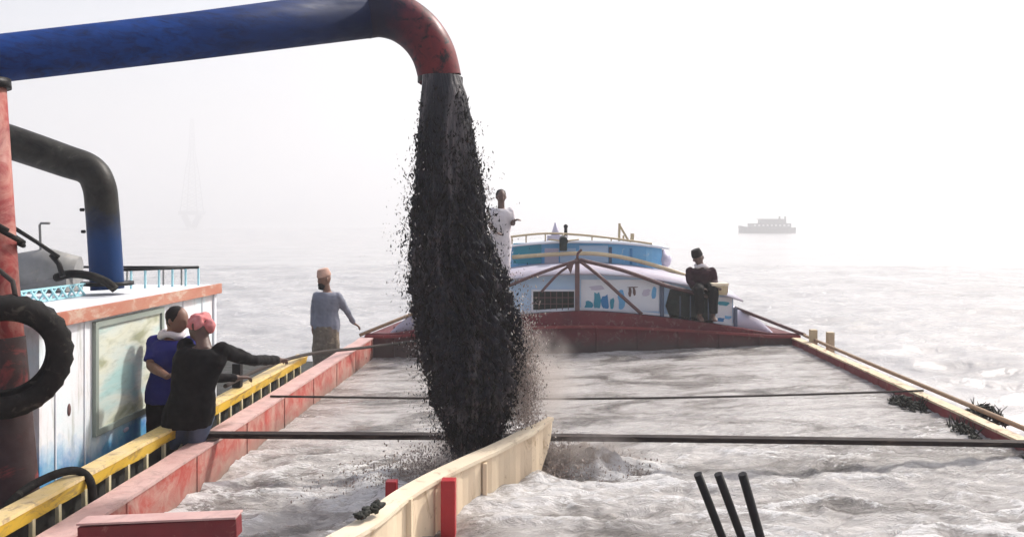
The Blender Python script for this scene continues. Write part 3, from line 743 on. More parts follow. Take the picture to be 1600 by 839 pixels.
# yellow rail with pale posts
ry0, ry1 = 3.2, 10.7
n = 50; rings = []; tops = []
for i in range(n + 1):
    y = ry0 + (ry1 - ry0) * i / n; j = 0.012 * mnoise.noise(Vector((y * 1.6, 0, 3))); k = 0.010 * mnoise.noise(Vector((y * 2.6, 5, 3)))
    zt = 1.085 + j * 0.6
    rings.append([(-2.96, y, zt - .07), (-2.87 + j, y, zt - .092 + k), (-2.85 + k, y, zt - .01), (-2.96, y, zt - .01)])
    tops.append([(-2.975 + j, y, zt - .008), (-2.845 + k, y, zt - .008), (-2.85 + k, y, zt + .012), (-2.975 + j, y, zt + .012)])
mb = MB(); mb.loft(rings, smooth=False); yr = mb.build('side_rail', M['yellow'], dredger)
mb = MB(); mb.loft(tops, smooth=False); mb.build('rail_cap', M['rail_top'], yr)
y = 4.1
while y < 10.6:
    p = MB(); lean = random.uniform(-.015, .015)
    p.bar((-2.875, y + lean, DZ + .002), (-2.875, y, 1.0), 0.022, 0.03); p.build('rail_post', M['post_pale'], yr); y += 0.285 * random.uniform(.92, 1.08)
mb = MB(); mb.b2((-2.955, 3.3, DZ + .003), (-2.925, 10.6, 0.99)); mb.build('dark_gap_plate', M['dark_deck'], dredger)  # added dark plate: stands in for the shaded gap behind the rail posts
# mooring bitt
p = MB(); c = P(371, 578, 8.5); p.b2((c.x - .04, c.y - .04, 1.10), (c.x + .04, c.y + .04, 1.33), .008); p.build('mooring_bitt', M['black'], dredger)
# hose draped over the rail
t = MB(); t.tube(smooth_path([(-3.12, 4.95, .9), (-3.05, 5.12, 1.08), (-2.98, 5.36, 1.135), (-2.9, 5.5, 1.13), (-2.83, 5.53, 1.06), (-2.82, 5.55, .9)], 5), 0.026, 10)
tag(t.build('hose', M['rubber']), 'short black hose draped over the yellow rail', 'hose')
# red mast and the big tyre
mast = empty('mast', (-3.3, 5.45, DZ), 'rusty red pipe mast holding the blue pipe beside the dredger cabin', 'mast')
t = MB(); t.tube([(-3.21, 5.5, DZ), (-3.28, 5.5, 1.0), (-3.40, 5.53, 2.3), (-3.49, 5.55, 3.55)], [.16, .13, .112, .108], 24); t.build('tube', M['post_red'], mast)
t = MB(); t.tube([(-3.21, 5.5, DZ + .01), (-3.283, 5.5, 1.0), (-3.365, 5.522, 1.95)], [.165, .136, .121], 24); t.build('lower_tube', M['sleeve'], mast)  # separate darker tube round the lower mast
t = MB(); t.tube([(-3.485, 5.55, 3.50), (-3.49, 5.55, 3.56)], .135, 24); t.build('head_plate', M['black'], mast)
t = MB()
pts = [Vector((-3.42 + .15 * math.cos(a), 5.53 + .15 * math.sin(a), 2.62 + .10 * math.cos(a + 2.6) + 0.02 * a / 6)) for a in np.linspace(0, 12.0, 50)]
t.tube(pts, 0.016, 8); tag(t.build('cable', M['rubber']), 'black cable looped around the red mast', 'cable')
def tyre(c, R0, wid, yaw, pitch):
    mb = MB(); prof = []
    for a, b_ in ((.60, -.42), (.66, -.50), (.85, -.52), (.96, -.40), (1.0, -.2), (1.0, .2), (.96, .40), (.85, .52), (.66, .50), (.60, .42), (.64, .3), (.84, .3), (.84, -.3), (.64, -.3)):
        prof.append((a * R0, b_ * wid))
    rot = Matrix.Rotation(yaw, 3, 'Z') @ Matrix.Rotation(pitch, 3, 'X')
    rings = []
    N = 56
    for k in range(N + 1):
        th = 2 * math.pi * k / N
        ring = []
        for r_, y_ in prof:
            q = r_
            if r_ > 0.99 * R0 and k % 2 == 0: q = r_ - 0.012
            if r_ > 0.95 * R0: q += 0.004 * math.sin(th * 3)
            ring.append(Vector(c) + rot @ Vector((q * math.cos(th), y_, q * math.sin(th))))
        rings.append(ring)
    mb.loft(rings, caps=False); bmesh.ops.remove_doubles(mb.bm, verts=mb.bm.verts, dist=0.0005)
    return mb
ty = tyre(P(6, 556, 5.2), .365, .22, R(33), R(3)).build('tyre_fender', M['rubber'])
tag(ty, 'big worn black truck tyre hung on the red mast as a fender', 'tyre')
t = MB(); t.tube([P(24, 463, 5.22), P(20, 440, 5.3), P(-10, 415, 5.4)], .014, 8); tag(t.build('rope', M['rope']), 'short dark rope tying the big tyre to the red mast', 'rope')
# tarpaulin bundle on deck
mb = MB()
for q, s_ in (((-3.32, 4.85, .95), (.17, .25, .22)), ((-3.4, 5.0, .62), (.26, .28, .24)), ((-3.3, 4.5, .62), (.2, .3, .24)), ((-3.45, 4.6, .85), (.2, .2, .2))): mb.ball(q, s_, 3, 0.5)
tag(mb.build('tarpaulin', M['tarp'], remesh=.02, fold=.02), 'crumpled dark blue tarpaulin beside the yellow rail', 'tarpaulin')

# ------------------------------------------------------------------ blue discharge pipe
pipe = empty('discharge_pipe', (-1.0, 7.0, 3.9), 'large blue overhead pipe with maroon elbow pouring black mud', 'pipe')
t = MB(); pts = [P(-420, 150, 4.9), P(-20, 94, 5.7), P(300, 57, 6.55), P(575, 22, 7.2)]
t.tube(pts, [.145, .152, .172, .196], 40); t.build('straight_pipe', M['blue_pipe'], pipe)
pts = smooth_path([P(575, 22, 7.2), P(597, 21.5, 7.2), P(628, 31, 7.2), P(657, 53, 7.2), P(677, 84, 7.2), P(688, 124, 7.2)], 6)
pts[0] = pts[0] + (pts[1] - pts[0]).normalized() * .02
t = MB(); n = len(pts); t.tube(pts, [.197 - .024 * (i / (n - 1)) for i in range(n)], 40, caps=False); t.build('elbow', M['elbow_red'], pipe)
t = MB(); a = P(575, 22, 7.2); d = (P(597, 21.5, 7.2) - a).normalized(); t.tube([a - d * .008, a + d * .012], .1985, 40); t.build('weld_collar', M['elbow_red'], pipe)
t = MB(); t.tube([pts[-1] - Vector((0, 0, .03)), pts[-1] + Vector((0, 0, .012))], .183, 40, caps=False); t.build('lip', M['black'], pipe)
# suction / delivery pipe on the cabin roof
sp = empty('riser_pipe', (-3.8, 7.6, 2.06), 'black and blue bent pipe rising from the dredger cabin roof', 'pipe')
pts = smooth_path([P(-260, 145, 7.2), P(-100, 187, 7.3), P(15, 222, 7.45), P(100, 251, 7.6), P(138, 265, 7.65), P(154, 288, 7.65), P(160, 330, 7.65), P(168, 452, 7.65)], 7)
t = MB(); t.tube(pts, [.152 - .018 * min(1, i / 30) for i in range(len(pts))], 32); t.build('bent_pipe', M['suction'], sp)
t = MB(); a = P(168, 440, 7.65); t.tube([a, a + Vector((0, 0, -.03))], .21, 32); t.build('flange', M['black'], sp)
for px0, py0 in ((131, 328), (133, 362)):
    t = MB(); a = P(px0, py0, 7.6); t.tube([a, a + Vector((-.03, 0, 0))], .014, 8); t.build('bolt', M['black'], sp)
t = MB(); t.tube(smooth_path([P(88, 434, 7.4), P(110, 428, 7.35), P(140, 431, 7.3), P(165, 440, 7.35), P(180, 452, 7.4)], 4), .035, 10)
tag(t.build('hose', M['rubber']), 'fat black hose lying at the foot of the bent roof pipe', 'hose')

# ------------------------------------------------------------------ falling mud
SY = 6.82
prof_y = [118, 150, 200, 250, 300, 350, 400, 450, 500, 550, 600, 650, 700, 745]
prof_l = [660, 658, 655, 653, 651, 648, 648, 650, 656, 664, 678, 694, 710, 716]
prof_r = [718, 729, 737, 744, 751, 757, 768, 786, 804, 814, 812, 790, 770, 765]
NR, NA = 460, 240
py_ = np.linspace(118, 752, NR); L = np.interp(py_, prof_y, prof_l); Rr = np.interp(py_, prof_y, prof_r)
cx = ((L + Rr) / 2 - HX) / F * SY; hw = (Rr - L) / 2 / F * SY; zz = CZ - (py_ - HY) / F * SY
TH = np.linspace(0, 2 * np.pi, NA, endpoint=False)
T, I = np.meshgrid(TH, np.arange(NR))
Zg = zz[I]; s_ = np.clip((py_[I] - 130) / 300, 0, 1)
ca, sa = np.cos(T), np.sin(T)
n1 = gn(ca * 3 + sa * 5 + 20, Zg * 1.1 + sa * 3); n2 = gn(T * 7 / 1.0, Zg * 3.2); n3 = gn(T * 14, Zg * 9 + 3); n4 = gn(ca * 9 + 40, Zg * 16 + sa * 9)
n5 = np.clip(gn(ca * 5 + 60, Zg * 7 + sa * 5), 0, 1) ** 1.3
disp = 1 + s_ * (0.34 * n5 + 0.24 * n1 + 0.16 * np.sin(T) ** 2 * 0 + 0.18 * n3 + 0.22 * n4 + 0.12 * gn(ca * 24 + 9, Zg * 30 + sa * 22)) + 0.05 * gn(ca * 12 + 7, Zg * 1.5)
Xg = cx[I] + hw[I] * ca * disp; Yg = SY + 0.0 * np.clip((py_[I] - 130) / 500, 0, 1) + hw[I] * 0.68 * sa * disp
stream = grid_object('mud_stream', np.stack([Xg.ravel(), Yg.ravel(), Zg.ravel()], 1), NR, NA, M['mud'], wrap=True)
tag(stream, 'thick black column of dredged mud falling from the maroon pipe elbow into the hold', 'mud stream')
def shards(name, m, n, gen, label):
    base = np.array([(1, 0, 0), (-.6, .8, 0), (-.6, -.8, 0), (0, 0, 1.3), (0, 0, -1.0)], float)
    fidx = [(0, 1, 3), (1, 2, 3), (2, 0, 3), (1, 0, 4), (2, 1, 4), (0, 2, 4)]
    V = []; Fc = []
    for i in range(n):
        c, size, el = gen()
        a = Matrix.Rotation(random.uniform(0, 6.28), 3, 'Z') @ Matrix.Rotation(random.uniform(-1.0, 1.0), 3, 'X')
        k = len(V)
        for b_ in base:
            q = a @ Vector((b_[0] * size * random.uniform(.6, 1.4), b_[1] * size * random.uniform(.6, 1.4), b_[2] * size * el))
            V.append((c[0] + q.x, c[1] + q.y, c[2] + q.z))
        Fc += [tuple(k + j for j in f) for f in fidx]
    me = bpy.data.meshes.new(name); me.from_pydata(V, [], Fc); me.update(); me.materials.append(m)
    o = bpy.data.objects.new(name, me); COL.objects.link(o)
    tag(o, label, 'spray', kind='stuff'); return o
def edge_gen(spread, smin, smax, elmax=2.2, y0=180, y1=735, left=1.0, off=-.015, side=False):
    def g():
        py = y0 + (y1 - y0) * random.random() ** 0.8
        l, r_ = interp(py, prof_y, prof_l), interp(py, prof_y, prof_r)
        c = ((l + r_) / 2 - HX) / F * SY; h = (r_ - l) / 2 / F * SY
        a = random.uniform(0, 2 * math.pi)
        if side: a = random.choice((0, math.pi)) + random.gauss(0, .35)
        grow = max(.05, min(1, (py - 125) / 250))
        if math.cos(a) < 0: grow *= left
        # the fringe comes in bursts along the height
        burst = 0.45 + 0.9 * max(0, mnoise.noise(Vector((math.cos(a) * 1.5, math.sin(a) * 1.5, py / 22.0))) + .35)
        o = random.expovariate(1 / (spread * grow * burst)) + off
        z = CZ - (py - HY) / F * SY - o * .2
        return (c + (h + o) * math.cos(a), SY + (h * .68 + o) * math.sin(a), z), random.uniform(smin, smax) * (1 - min(.6, o * 2)), random.uniform(.8, elmax)
    return g
shards('mud_spray', M['drop_dark'], 19000, edge_gen(.078, .0018, .0080, 3.6, y0=128), 'ragged fringe of dark mud drops around the falling mud')
shards('mud_clots', M['drop_dark'], 1500, edge_gen(.045, .006, .015, 5.5, y0=150), 'larger torn clots of dark mud at the edges of the falling mud')
shards('water_spray', M['drop_pale'], 1500, edge_gen(.10, .0025, .008, y0=230, off=.03, side=True), 'pale water drops thrown off the falling mud')
def base_gen():
    a = random.uniform(0, 6.28); r_ = abs(random.gauss(0.25, .35)); x = -0.62 + math.cos(a) * r_ * 1.1; y = 6.9 + math.sin(a) * r_ * .6
    if x > -0.35 and y < 7.0: x = -.62 - r_
    return (x, y, 0.66 + abs(random.gauss(0, .16)) * max(.2, 1.2 - r_)), random.uniform(.002, .008), random.uniform(.8, 2.0)
shards('splash', M['drop_brown'], 6000, base_gen, 'brown splash where the mud column hits the water')
def side_gen():
    x = 0.02 + abs(random.gauss(0, .48)) ** 1.15; y = 6.98 + random.gauss(0, .15)
    return (x, y, 0.69 + abs(random.gauss(0, .10)) * max(.1, 1.2 - x)), random.uniform(.002, .009), random.uniform(.7, 2.0)
shards('splash', M['drop_brown'], 9000, side_gen, 'brown muddy foam boiling up right of the cream wall')
def right_gen():
    py = random.gauss(600, 55); x = (random.gauss(822, 12) - HX) / F * SY
    return (x, SY + random.uniform(-.2, .25), CZ - (py - HY) / F * SY), random.uniform(.0015, .007), random.uniform(.8, 2.4)
shards('splash', M['drop_brown'], 6000, right_gen, 'brown mist of fine drops on the right side of the mud column')

# brown mist of fine spray hanging right of the landing point
for mc, ms, md_, ml_ in ((P(838, 600, 6.9), (.42, .30, .50), 9.0, 'soft brown mist of spray right of the falling mud'), (Vector((-.66, 6.85, .80)), (.55, .40, .30), 9.0, 'low grey mist where the mud column hits the water'), (Vector((.38, 6.9, .82)), (.55, .28, .26), 10.0, 'low brown mist over the splash right of the cream wall')):
    mb = MB(); mb.ball(mc, ms, 3)
    mist = mb.build('spray_mist', bpy.data.materials.new('spray_mist_air'))
    mm_ = mist.data.materials[0]; mm_.use_nodes = True; tn = mm_.node_tree
    for n_ in list(tn.nodes): tn.nodes.remove(n_)
    out = tn.nodes.new('ShaderNodeOutputMaterial'); pv = tn.nodes.new('ShaderNodeVolumePrincipled')
    tcn = tn.nodes.new('ShaderNodeTexCoord'); mpn = tn.nodes.new('ShaderNodeMapping'); mpn.inputs['Location'].default_value = (-.5, -.5, -.5)
    tn.links.new(tcn.outputs['Generated'], mpn.inputs[0])
    ln_ = tn.nodes.new('ShaderNodeVectorMath'); ln_.operation = 'LENGTH'; tn.links.new(mpn.outputs[0], ln_.inputs[0])
    fr = tn.nodes.new('ShaderNodeMapRange'); fr.inputs[1].default_value = .48; fr.inputs[2].default_value = .0; fr.inputs[3].default_value = 0; fr.inputs[4].default_value = 1
    tn.links.new(ln_.outputs['Value'], fr.inputs[0])
    nz = noise_n(tn, tcn.outputs['Object'], 5.5, 5, .6)
    nr_ = tn.nodes.new('ShaderNodeMapRange'); nr_.inputs[1].default_value = .36; nr_.inputs[2].default_value = .66; tn.links.new(nz, nr_.inputs[0])
    mu = tn.nodes.new('ShaderNodeMath'); mu.operation = 'MULTIPLY'; tn.links.new(fr.outputs[0], mu.inputs[0]); tn.links.new(nr_.outputs[0], mu.inputs[1])
    m2 = tn.nodes.new('ShaderNodeMath'); m2.operation = 'MULTIPLY'; m2.inputs[1].default_value = md_; tn.links.new(mu.outputs[0], m2.inputs[0])
    pv.inputs['Color'].default_value = (0.75, 0.69, 0.65, 1); tn.links.new(m2.outputs[0], pv.inputs['Density'])
    tn.links.new(pv.outputs[0], out.inputs['Volume'])
    tag(mist, ml_, 'mist', kind='stuff')


# ------------------------------------------------------------------ people
def ell(c, ax, ay, rx, ry, n=20):
    return [c + ax * math.cos(2 * math.pi * k / n) * rx + ay * math.sin(2 * math.pi * k / n) * ry for k in range(n)]

def torso_rings(p, infl=0.0, low=0.0, upto=1.0):
    """ellipse rings from pelvis to neck, axes from the shoulder line"""
    pel, neck = p['pelvis'], p['neck']
    ax = (p['shR'] - p['shL']).normalized(); hx = (p['hipR'] - p['hipL']).normalized()
    d = (neck - pel); up = d.normalized()
    fw = p['bend']
    out = []
    for t, rx, ry in ((-.16 - low, .150, .105), (-.04, .160, .112), (.12, .150, .105), (.35, .130, .095), (.58, .150, .108), (.78, .172, .112), (.90, .160, .095), (.97, .105, .075), (1.04, .06, .06)):
        if t > upto: break
        a = (hx.lerp(ax, max(0, min(1, t)))).normalized(); f_ = up.cross(a).normalized()
        c = pel + d * t + fw * math.sin(math.pi * max(0, min(1, t)))
        k = p.get('girth', 1.0)
        out.append(ell(c, a, f_, rx * k + infl, ry * k + infl))
    return out

def limb(mb, a, b_, c, r0, r1, r2, r3, infl=0.0, n=14, t_end=1.0):
    pts = []; rad = []
    for k in range(7):
        t = k / 6; pts.append(a.lerp(b_, t)); rad.append(r0 + (r1 - r0) * t + infl + .006 * math.sin(math.pi * t))
    e = max(0.0, t_end)
    for k in range(1, 8):
        t = k / 7 * e; pts.append(b_.lerp(c, t)); rad.append(r1 + (r2 - r1) * t + infl + r3 * math.sin(math.pi * min(1, t * 1.4)) * .5)
    # round the joint a little
    q = pts[6]; pts[6] = q.lerp((pts[5] + pts[7]) / 2, .25)
    mb.tube(pts, rad, n)

def hand(mb, w_, d, nrm, curl=0.5, side=1):
    d = d.normalized(); s = d.cross(nrm).normalized() * side; n_ = s.cross(d).normalized()
    if n_.dot(nrm) < 0: n_ = -n_
    palm = []
    for t, rx, ry in ((-.02, .026, .022), (.01, .03, .018), (.045, .038, .015), (.08, .040, .013), (.09, .036, .010)):
        palm.append(ell(w_ + d * t, s, n_, rx, ry, 14))
    mb.loft(palm)
    for k, ln in enumerate((.070, .080, .075, .058)):
        o = w_ + d * .075 + s * (.029 - k * .0195)
        q = [o]; ang_ = curl * .5; dd = d
        for seg in (.45, .3, .25):
            dd = (d * math.cos(ang_) - n_ * math.sin(ang_)).normalized(); q.append(q[-1] + dd * ln * seg); ang_ += curl * .8
        mb.tube(q, [.0095, .009, .008, .006], 8)
    o = w_ + d * .02 + s * .028; a = (d * .6 + s * .8).normalized(); q1 = o + a * .035; q2 = q1 + (d * .85 + s * .3 - n_ * .3 * curl).normalized() * .034
    mb.tube([o - a * .01, q1, q2], [.013, .0105, .007], 8)

def head(mb, c, fwd, up, s=1.0):
    """skull with brow, nose, jaw, ears; c = head centre"""
    fwd = (fwd - up * fwd.dot(up)).normalized(); rt = fwd.cross(up).normalized()
    r = bmesh.ops.create_icosphere(mb.bm, subdivisions=4, radius=1.0)
    for v in r['verts']:
        x, y, z = v.co       # x right, y forward, z up
        X_, Y_, Z_ = x * .075, y * .095, z * .115
        if z < 0: X_ *= 1 + z * .28; Y_ *= (1 + z * .10) if y > 0 else (1 + z * .35)
        if y > .2 and z < -.1: Y_ += .010 * (-z)
        nose = math.exp(-(x / .16) ** 2) * math.exp(-((z + .16) / .24) ** 2) * (y > 0)
        Y_ += .024 * nose
        eye = math.exp(-((abs(x) - .36) / .17) ** 2) * math.exp(-((z - .04) / .12) ** 2) * (y > 0); Y_ -= .012 * eye
        brow = math.exp(-((z - .22) / .09) ** 2) * (y > .3) * math.exp(-(x / .6) ** 2); Y_ += .005 * brow
        mouth = math.exp(-(x / .25) ** 2) * math.exp(-((z + .56) / .05) ** 2) * (y > 0); Y_ -= .006 * mouth
        v.co = c + (rt * X_ + fwd * Y_ + up * Z_) * s
    for sg in (-1, 1):
        mb.ball(c + (rt * sg * .077 - fwd * .005 - up * .005) * s, (.013, .02, .03), 2)
    return rt

def foot(mb, a, d):
    d = Vector((d.x, d.y, 0)).normalized()
    mb.tube([a + Vector((0, 0, .03)) - d * .03, a + Vector((0, 0, -.035)) - d * .02, a + Vector((0, 0, -.045)) + d * .07, a + Vector((0, 0, -.055)) + d * .16, a + Vector((0, 0, -.06)) + d * .19],
            [.035, .04, (.042, .034), (.042, .022), (.03, .012)], 12)

def person(base, label, p, skin, parts, face, vox=0.0075):
    p.setdefault('bend', Vector((0, 0, 0)))
    root = empty('person', base, label, 'person')
    mb = MB(); mb.loft(torso_rings(p, -.012))
    up = (p['head'] - p['neck']).normalized()
    mb.tube([p['neck'] - up * .06, p['neck'] + up * .03, p['head'] - up * .04], [.062, .054, .052], 14)
    upv = p.get('headup', up)
    head(mb, p['head'], face, upv)
    for s_ in ('L', 'R'):
        sh, el_, wr = p['sh' + s_], p['el' + s_], p['wr' + s_]
        mb.ball(sh, .058, 2); limb(mb, sh, el_, wr, .050, .040, .026, .008)
        hd = p.get('hd' + s_, wr - el_); hn = p.get('hn' + s_, Vector((0, 0, 1)))
        hand(mb, wr, hd, hn, p.get('curl', .6), 1 if s_ == 'R' else -1)
        hp, kn, an = p['hip' + s_], p['kn' + s_], p['an' + s_]
        limb(mb, hp, kn, an, .082, .055, .036, .022); foot(mb, an, p.get('foot', face))
    mb.build('body', skin, root, remesh=vox, smooth_it=2)
    for kind, m, kw in parts:
        mb = MB()
        if kind == 'shirt':
            mb.loft(torso_rings(p, .014 + kw.get('loose', 0), kw.get('low', 0.02), .985))
            for s_ in ('L', 'R'):
                sh, el_, wr = p['sh' + s_], p['el' + s_], p['wr' + s_]
                mb.ball(sh, kw.get('shr', .072), 2)
                if kw.get('sleeve', 'short') == 'long': limb(mb, sh, el_, wr, kw.get('arm', .064), .042, .031, .006, .004, t_end=.93)
                else: e = sh.lerp(el_, .8); mb.tube([sh, sh.lerp(e, .5), e], [.066, .064, .062], 14)
            mb.build('shirt', m, root, remesh=.011, smooth_it=3, fold=kw.get('fold', .008))
        if kind == 'trousers':
            rings = torso_rings(p, .010, 0.0, .2); mb.loft(rings)
            for s_ in ('L', 'R'): limb(mb, p['hip' + s_], p['kn' + s_], p['an' + s_], .095, .068, .055, .01, .008, t_end=kw.get('t', .92))
            mb.build('trousers', m, root, remesh=.011, smooth_it=3, fold=.008)
        if kind == 'shorts':
            mb.loft(torso_rings(p, .012, 0.0, .2))
            for s_ in ('L', 'R'):
                e = p['hip' + s_].lerp(p['kn' + s_], .85); mb.tube([p['hip' + s_], e], [.10, .085], 16)
            mb.build('shorts', m, root, remesh=.011, smooth_it=3, fold=.008)
        if kind == 'lungi':
            pel = p['pelvis']; an = (p['anL'] + p['anR']) / 2; kn = (p['knL'] + p['knR']) / 2
            ax = (p['hipR'] - p['hipL']).normalized(); fy = Vector((0, 0, 1)).cross(ax)
            rs = []
            for t, rx, ry in ((0, .168, .125), (.15, .185, .15), (.5, .19, .15), (.8, .185, .145), (1, .18, .14)):
                c = (pel + Vector((0, 0, .08))).lerp(kn, min(1, t * 2)) if t < .5 else kn.lerp(an + Vector((0, 0, .06)), (t - .5) * 2)
                rs.append(ell(c, ax, fy, rx, ry, 28))
            mb.loft(rs); mb.build('lungi', m, root, remesh=.012, smooth_it=2, fold=.014)
        if kind == 'hair':
            c, f_ = p['head'], face.normalized(); u = p.get('headup', up)
            rt = f_.cross(u).normalized()
            mb.ball(c - f_ * .016 + u * .026, (.084, .084, .098), 3, .10); o = mb.build('hair', m, root)
        if kind == 'cap':
            c = p['head']; u = p.get('headup', up); f_ = face.normalized()
            ry = (f_ - u * f_.dot(u)).normalized(); rx = ry.cross(u).normalized()
            mb.loft([ell(c + u * z_ - f_ * .004, rx, ry, a, b_, 20) for z_, a, b_ in ((.035, .085, .102), (.06, .088, .104), (.10, .082, .096), (.13 + kw.get('tall', 0), .055 + kw.get('tall', 0) * .6, .065 + kw.get('tall', 0) * .6))])
            if kw.get('brim'): mb.tube([c + u * .05 + f_ * .07, c + u * .04 + f_ * .16], [(.06, .008), (.045, .006)], 12)
            mb.build('cap', m, root, remesh=.008, smooth_it=1, fold=.004)
        if kind == 'beard':
            c = p['head']; u = p.get('headup', up); f_ = face.normalized()
            mb.ball(c + f_ * .065 - u * .085, (.05, .04, .06), 3, .3); mb.build('beard', m, root)
        if kind == 'scarf':
            c = p['neck']; n_ = 26; pts = []
            for k in range(n_ + 1):
                a = 2 * math.pi * k / n_; pts.append(c + Vector((math.cos(a) * .085, math.sin(a) * .08, .03 + .012 * math.sin(3 * a))))
            mb.tube(pts, .028, 10); mb.tube([c + kw['tail'] * .3, c + kw['tail'] * .7 + Vector((0, 0, -.08)), c + kw['tail'] + Vector((0, 0, -.2))], [.03, .035, .03], 10)
            mb.build('scarf', m, root, remesh=.009, smooth_it=2, fold=.006)
        if kind == 'wrap':       # head cloth
            c = p['head']; u = p.get('headup', up); f_ = face.normalized()
            mb.ball(c + u * .05 - f_ * .012, (.094, .104, .088), 3, .25); mb.ball(c - f_ * .10 + u * .0, (.04, .045, .06), 2, .4)
            mb.build('head_cloth', m, root, remesh=.009, smooth_it=1, fold=.008)
    return root
V3 = Vector
# 1. man in black sitting on the yellow rail, back to the camera
D = 6.9; s0 = P(296, 655, D); s0.z = 1.20; sx = s0.x
pel = V3((sx + 0.0, D, 1.20)); neck = P(318, 536, D - .02); neck.z = 1.72
p = dict(pelvis=pel, neck=neck, head=P(313, 513, D + .06), shL=P(290, 541, D + .02), shR=P(346, 547, D - .02),
         bend=V3((0, -.03, 0)), girth=1.13, elR=P(393, 563, 7.15), wrR=P(436, 562, 7.8), elL=P(300, 590, 7.15), wrL=P(372, 590, 7.5),
         hdR=V3((.12, .9, -.1)), hdL=V3((.6, .6, -.05)), hnR=V3((0, 0, 1)), hnL=V3((0, 0, 1)),
         hipL=pel + V3((-.09, .02, -.02)), hipR=pel + V3((.09, .02, -.02)), knL=pel + V3((-.22, .14, -.32)), knR=pel + V3((-.04, .16, -.33)),
         anL=pel + V3((-.24, .02, -.73)), anR=pel + V3((-.04, .06, -.74)), foot=V3((-.4, .9, 0)), curl=.7)
face1 = V3((-.85, .35, -.25))
person((pel.x, pel.y, .4), 'person in black long-sleeved shirt and reddish head cloth leaning on the yellow rail', p, M['skin_dark'],
       [('shirt', M['cloth_black'], dict(sleeve='long', low=.06, loose=.006, shr=.072, arm=.058)), ('shorts', M['cloth_denim'], {}), ('wrap', M['cloth_redpink'], {})], face1)
# 2. man in navy standing behind him against the cabin
D = 7.25; f0 = V3((P(262, 600, D).x, D, DZ))
p = dict(pelvis=P(262, 608, D), neck=P(268, 528, D), head=P(276, 501, D), shL=P(243, 536, D + .02), shR=P(296, 538, D - .03),
         elL=P(236, 572, D - .10), wrL=P(262, 588, D - .28), elR=P(300, 575, D - .05), wrR=P(300, 590, D - .25), hdL=V3((.5, -.4, .2)), hdR=V3((0, -.5, -.3)),
         hipL=P(250, 612, D), hipR=P(272, 612, D), knL=V3((f0.x - .10, D + .02, .86)), knR=V3((f0.x + .09, D - .06, .86)), anL=V3((f0.x - .11, D + .05, .47)), anR=V3((f0.x + .1, D + .02, .47)),
         foot=V3((.4, -.9, 0)), girth=1.03)
person(f0, 'person in navy blue shirt standing against the dredger cabin wall beside the one in black', p, M['skin'],
       [('shirt', M['cloth_navy'], dict(sleeve='short', low=.1)), ('trousers', M['cloth_black'], {}), ('hair', M['hair'], {}), ('scarf', M['cloth_white'], dict(tail=V3((.12, -.03, -.02))))], V3((.9, -.25, -.2)))
# 3. bearded man in cap standing at the dredger stern
D = 12.6; f0 = V3((P(509, 500, D).x, D, DZ))
p = dict(pelvis=P(510, 506, D), neck=P(511, 455, D), head=P(507, 436, D - .02), shL=P(496, 463, D), shR=P(528, 464, D - .02),
         elL=P(490, 488, D + .03), wrL=P(489, 510, D - .03), elR=P(541, 485, D + .1), wrR=P(553, 505, D + .35), hdL=V3((0, -.1, -1)), hdR=V3((.5, .3, -.4)), hnL=V3((-1, 0, 0)),
         hipL=P(502, 512, D), hipR=P(518, 512, D), knL=V3((f0.x - .09, D, .86)), knR=V3((f0.x + .09, D, .86)), anL=V3((f0.x - .1, D, .46)), anR=V3((f0.x + .1, D, .46)), foot=V3((-.3, -1, 0)), girth=1.08)
person(f0, 'person in tan cap, grey shirt and checked lungi standing with one hand out', p, M['skin'],
       [('shirt', M['cloth_grey'], dict(sleeve='long', low=.1, loose=.01)), ('lungi', M['cloth_beige'], {}), ('cap', M['cap'], dict(tall=.02)), ('beard', M['hair'], {})], V3((-.75, -.6, -.15)), vox=.009)
# 4. man in white standing on the barge cabin
D = 13.95; f0 = V3((P(781, 400, D).x, D, 1.78))
p = dict(pelvis=P(781, 384, D), neck=P(783, 325, D), head=P(783, 308, D), shL=P(769, 331, D), shR=P(797, 331, D),
         elL=P(766, 352, D - .05), wrL=P(775, 364, D - .2), elR=P(801, 350, D - .02), wrR=P(803, 345, D - .22), hdR=V3((.6, -.5, .2)), hdL=V3((.4, -.5, 0)),
         hipL=P(773, 388, D), hipR=P(789, 388, D), knL=V3((f0.x - .09, D - .08, 2.04)), knR=V3((f0.x + .09, D - .08, 2.04)), anL=V3((f0.x - .1, D, 1.84)), anR=V3((f0.x + .1, D, 1.84)), foot=V3((.1, -1, 0)))
person(f0, 'person in white shirt standing on the barge cabin roof beside the falling mud', p, M['skin_dark'],
       [('shirt', M['cloth_white'], dict(sleeve='short', low=.15, loose=.015)), ('trousers', M['cloth_white'], {}), ('hair', M['hair'], {})], V3((.3, -1, -.1)), vox=.009)
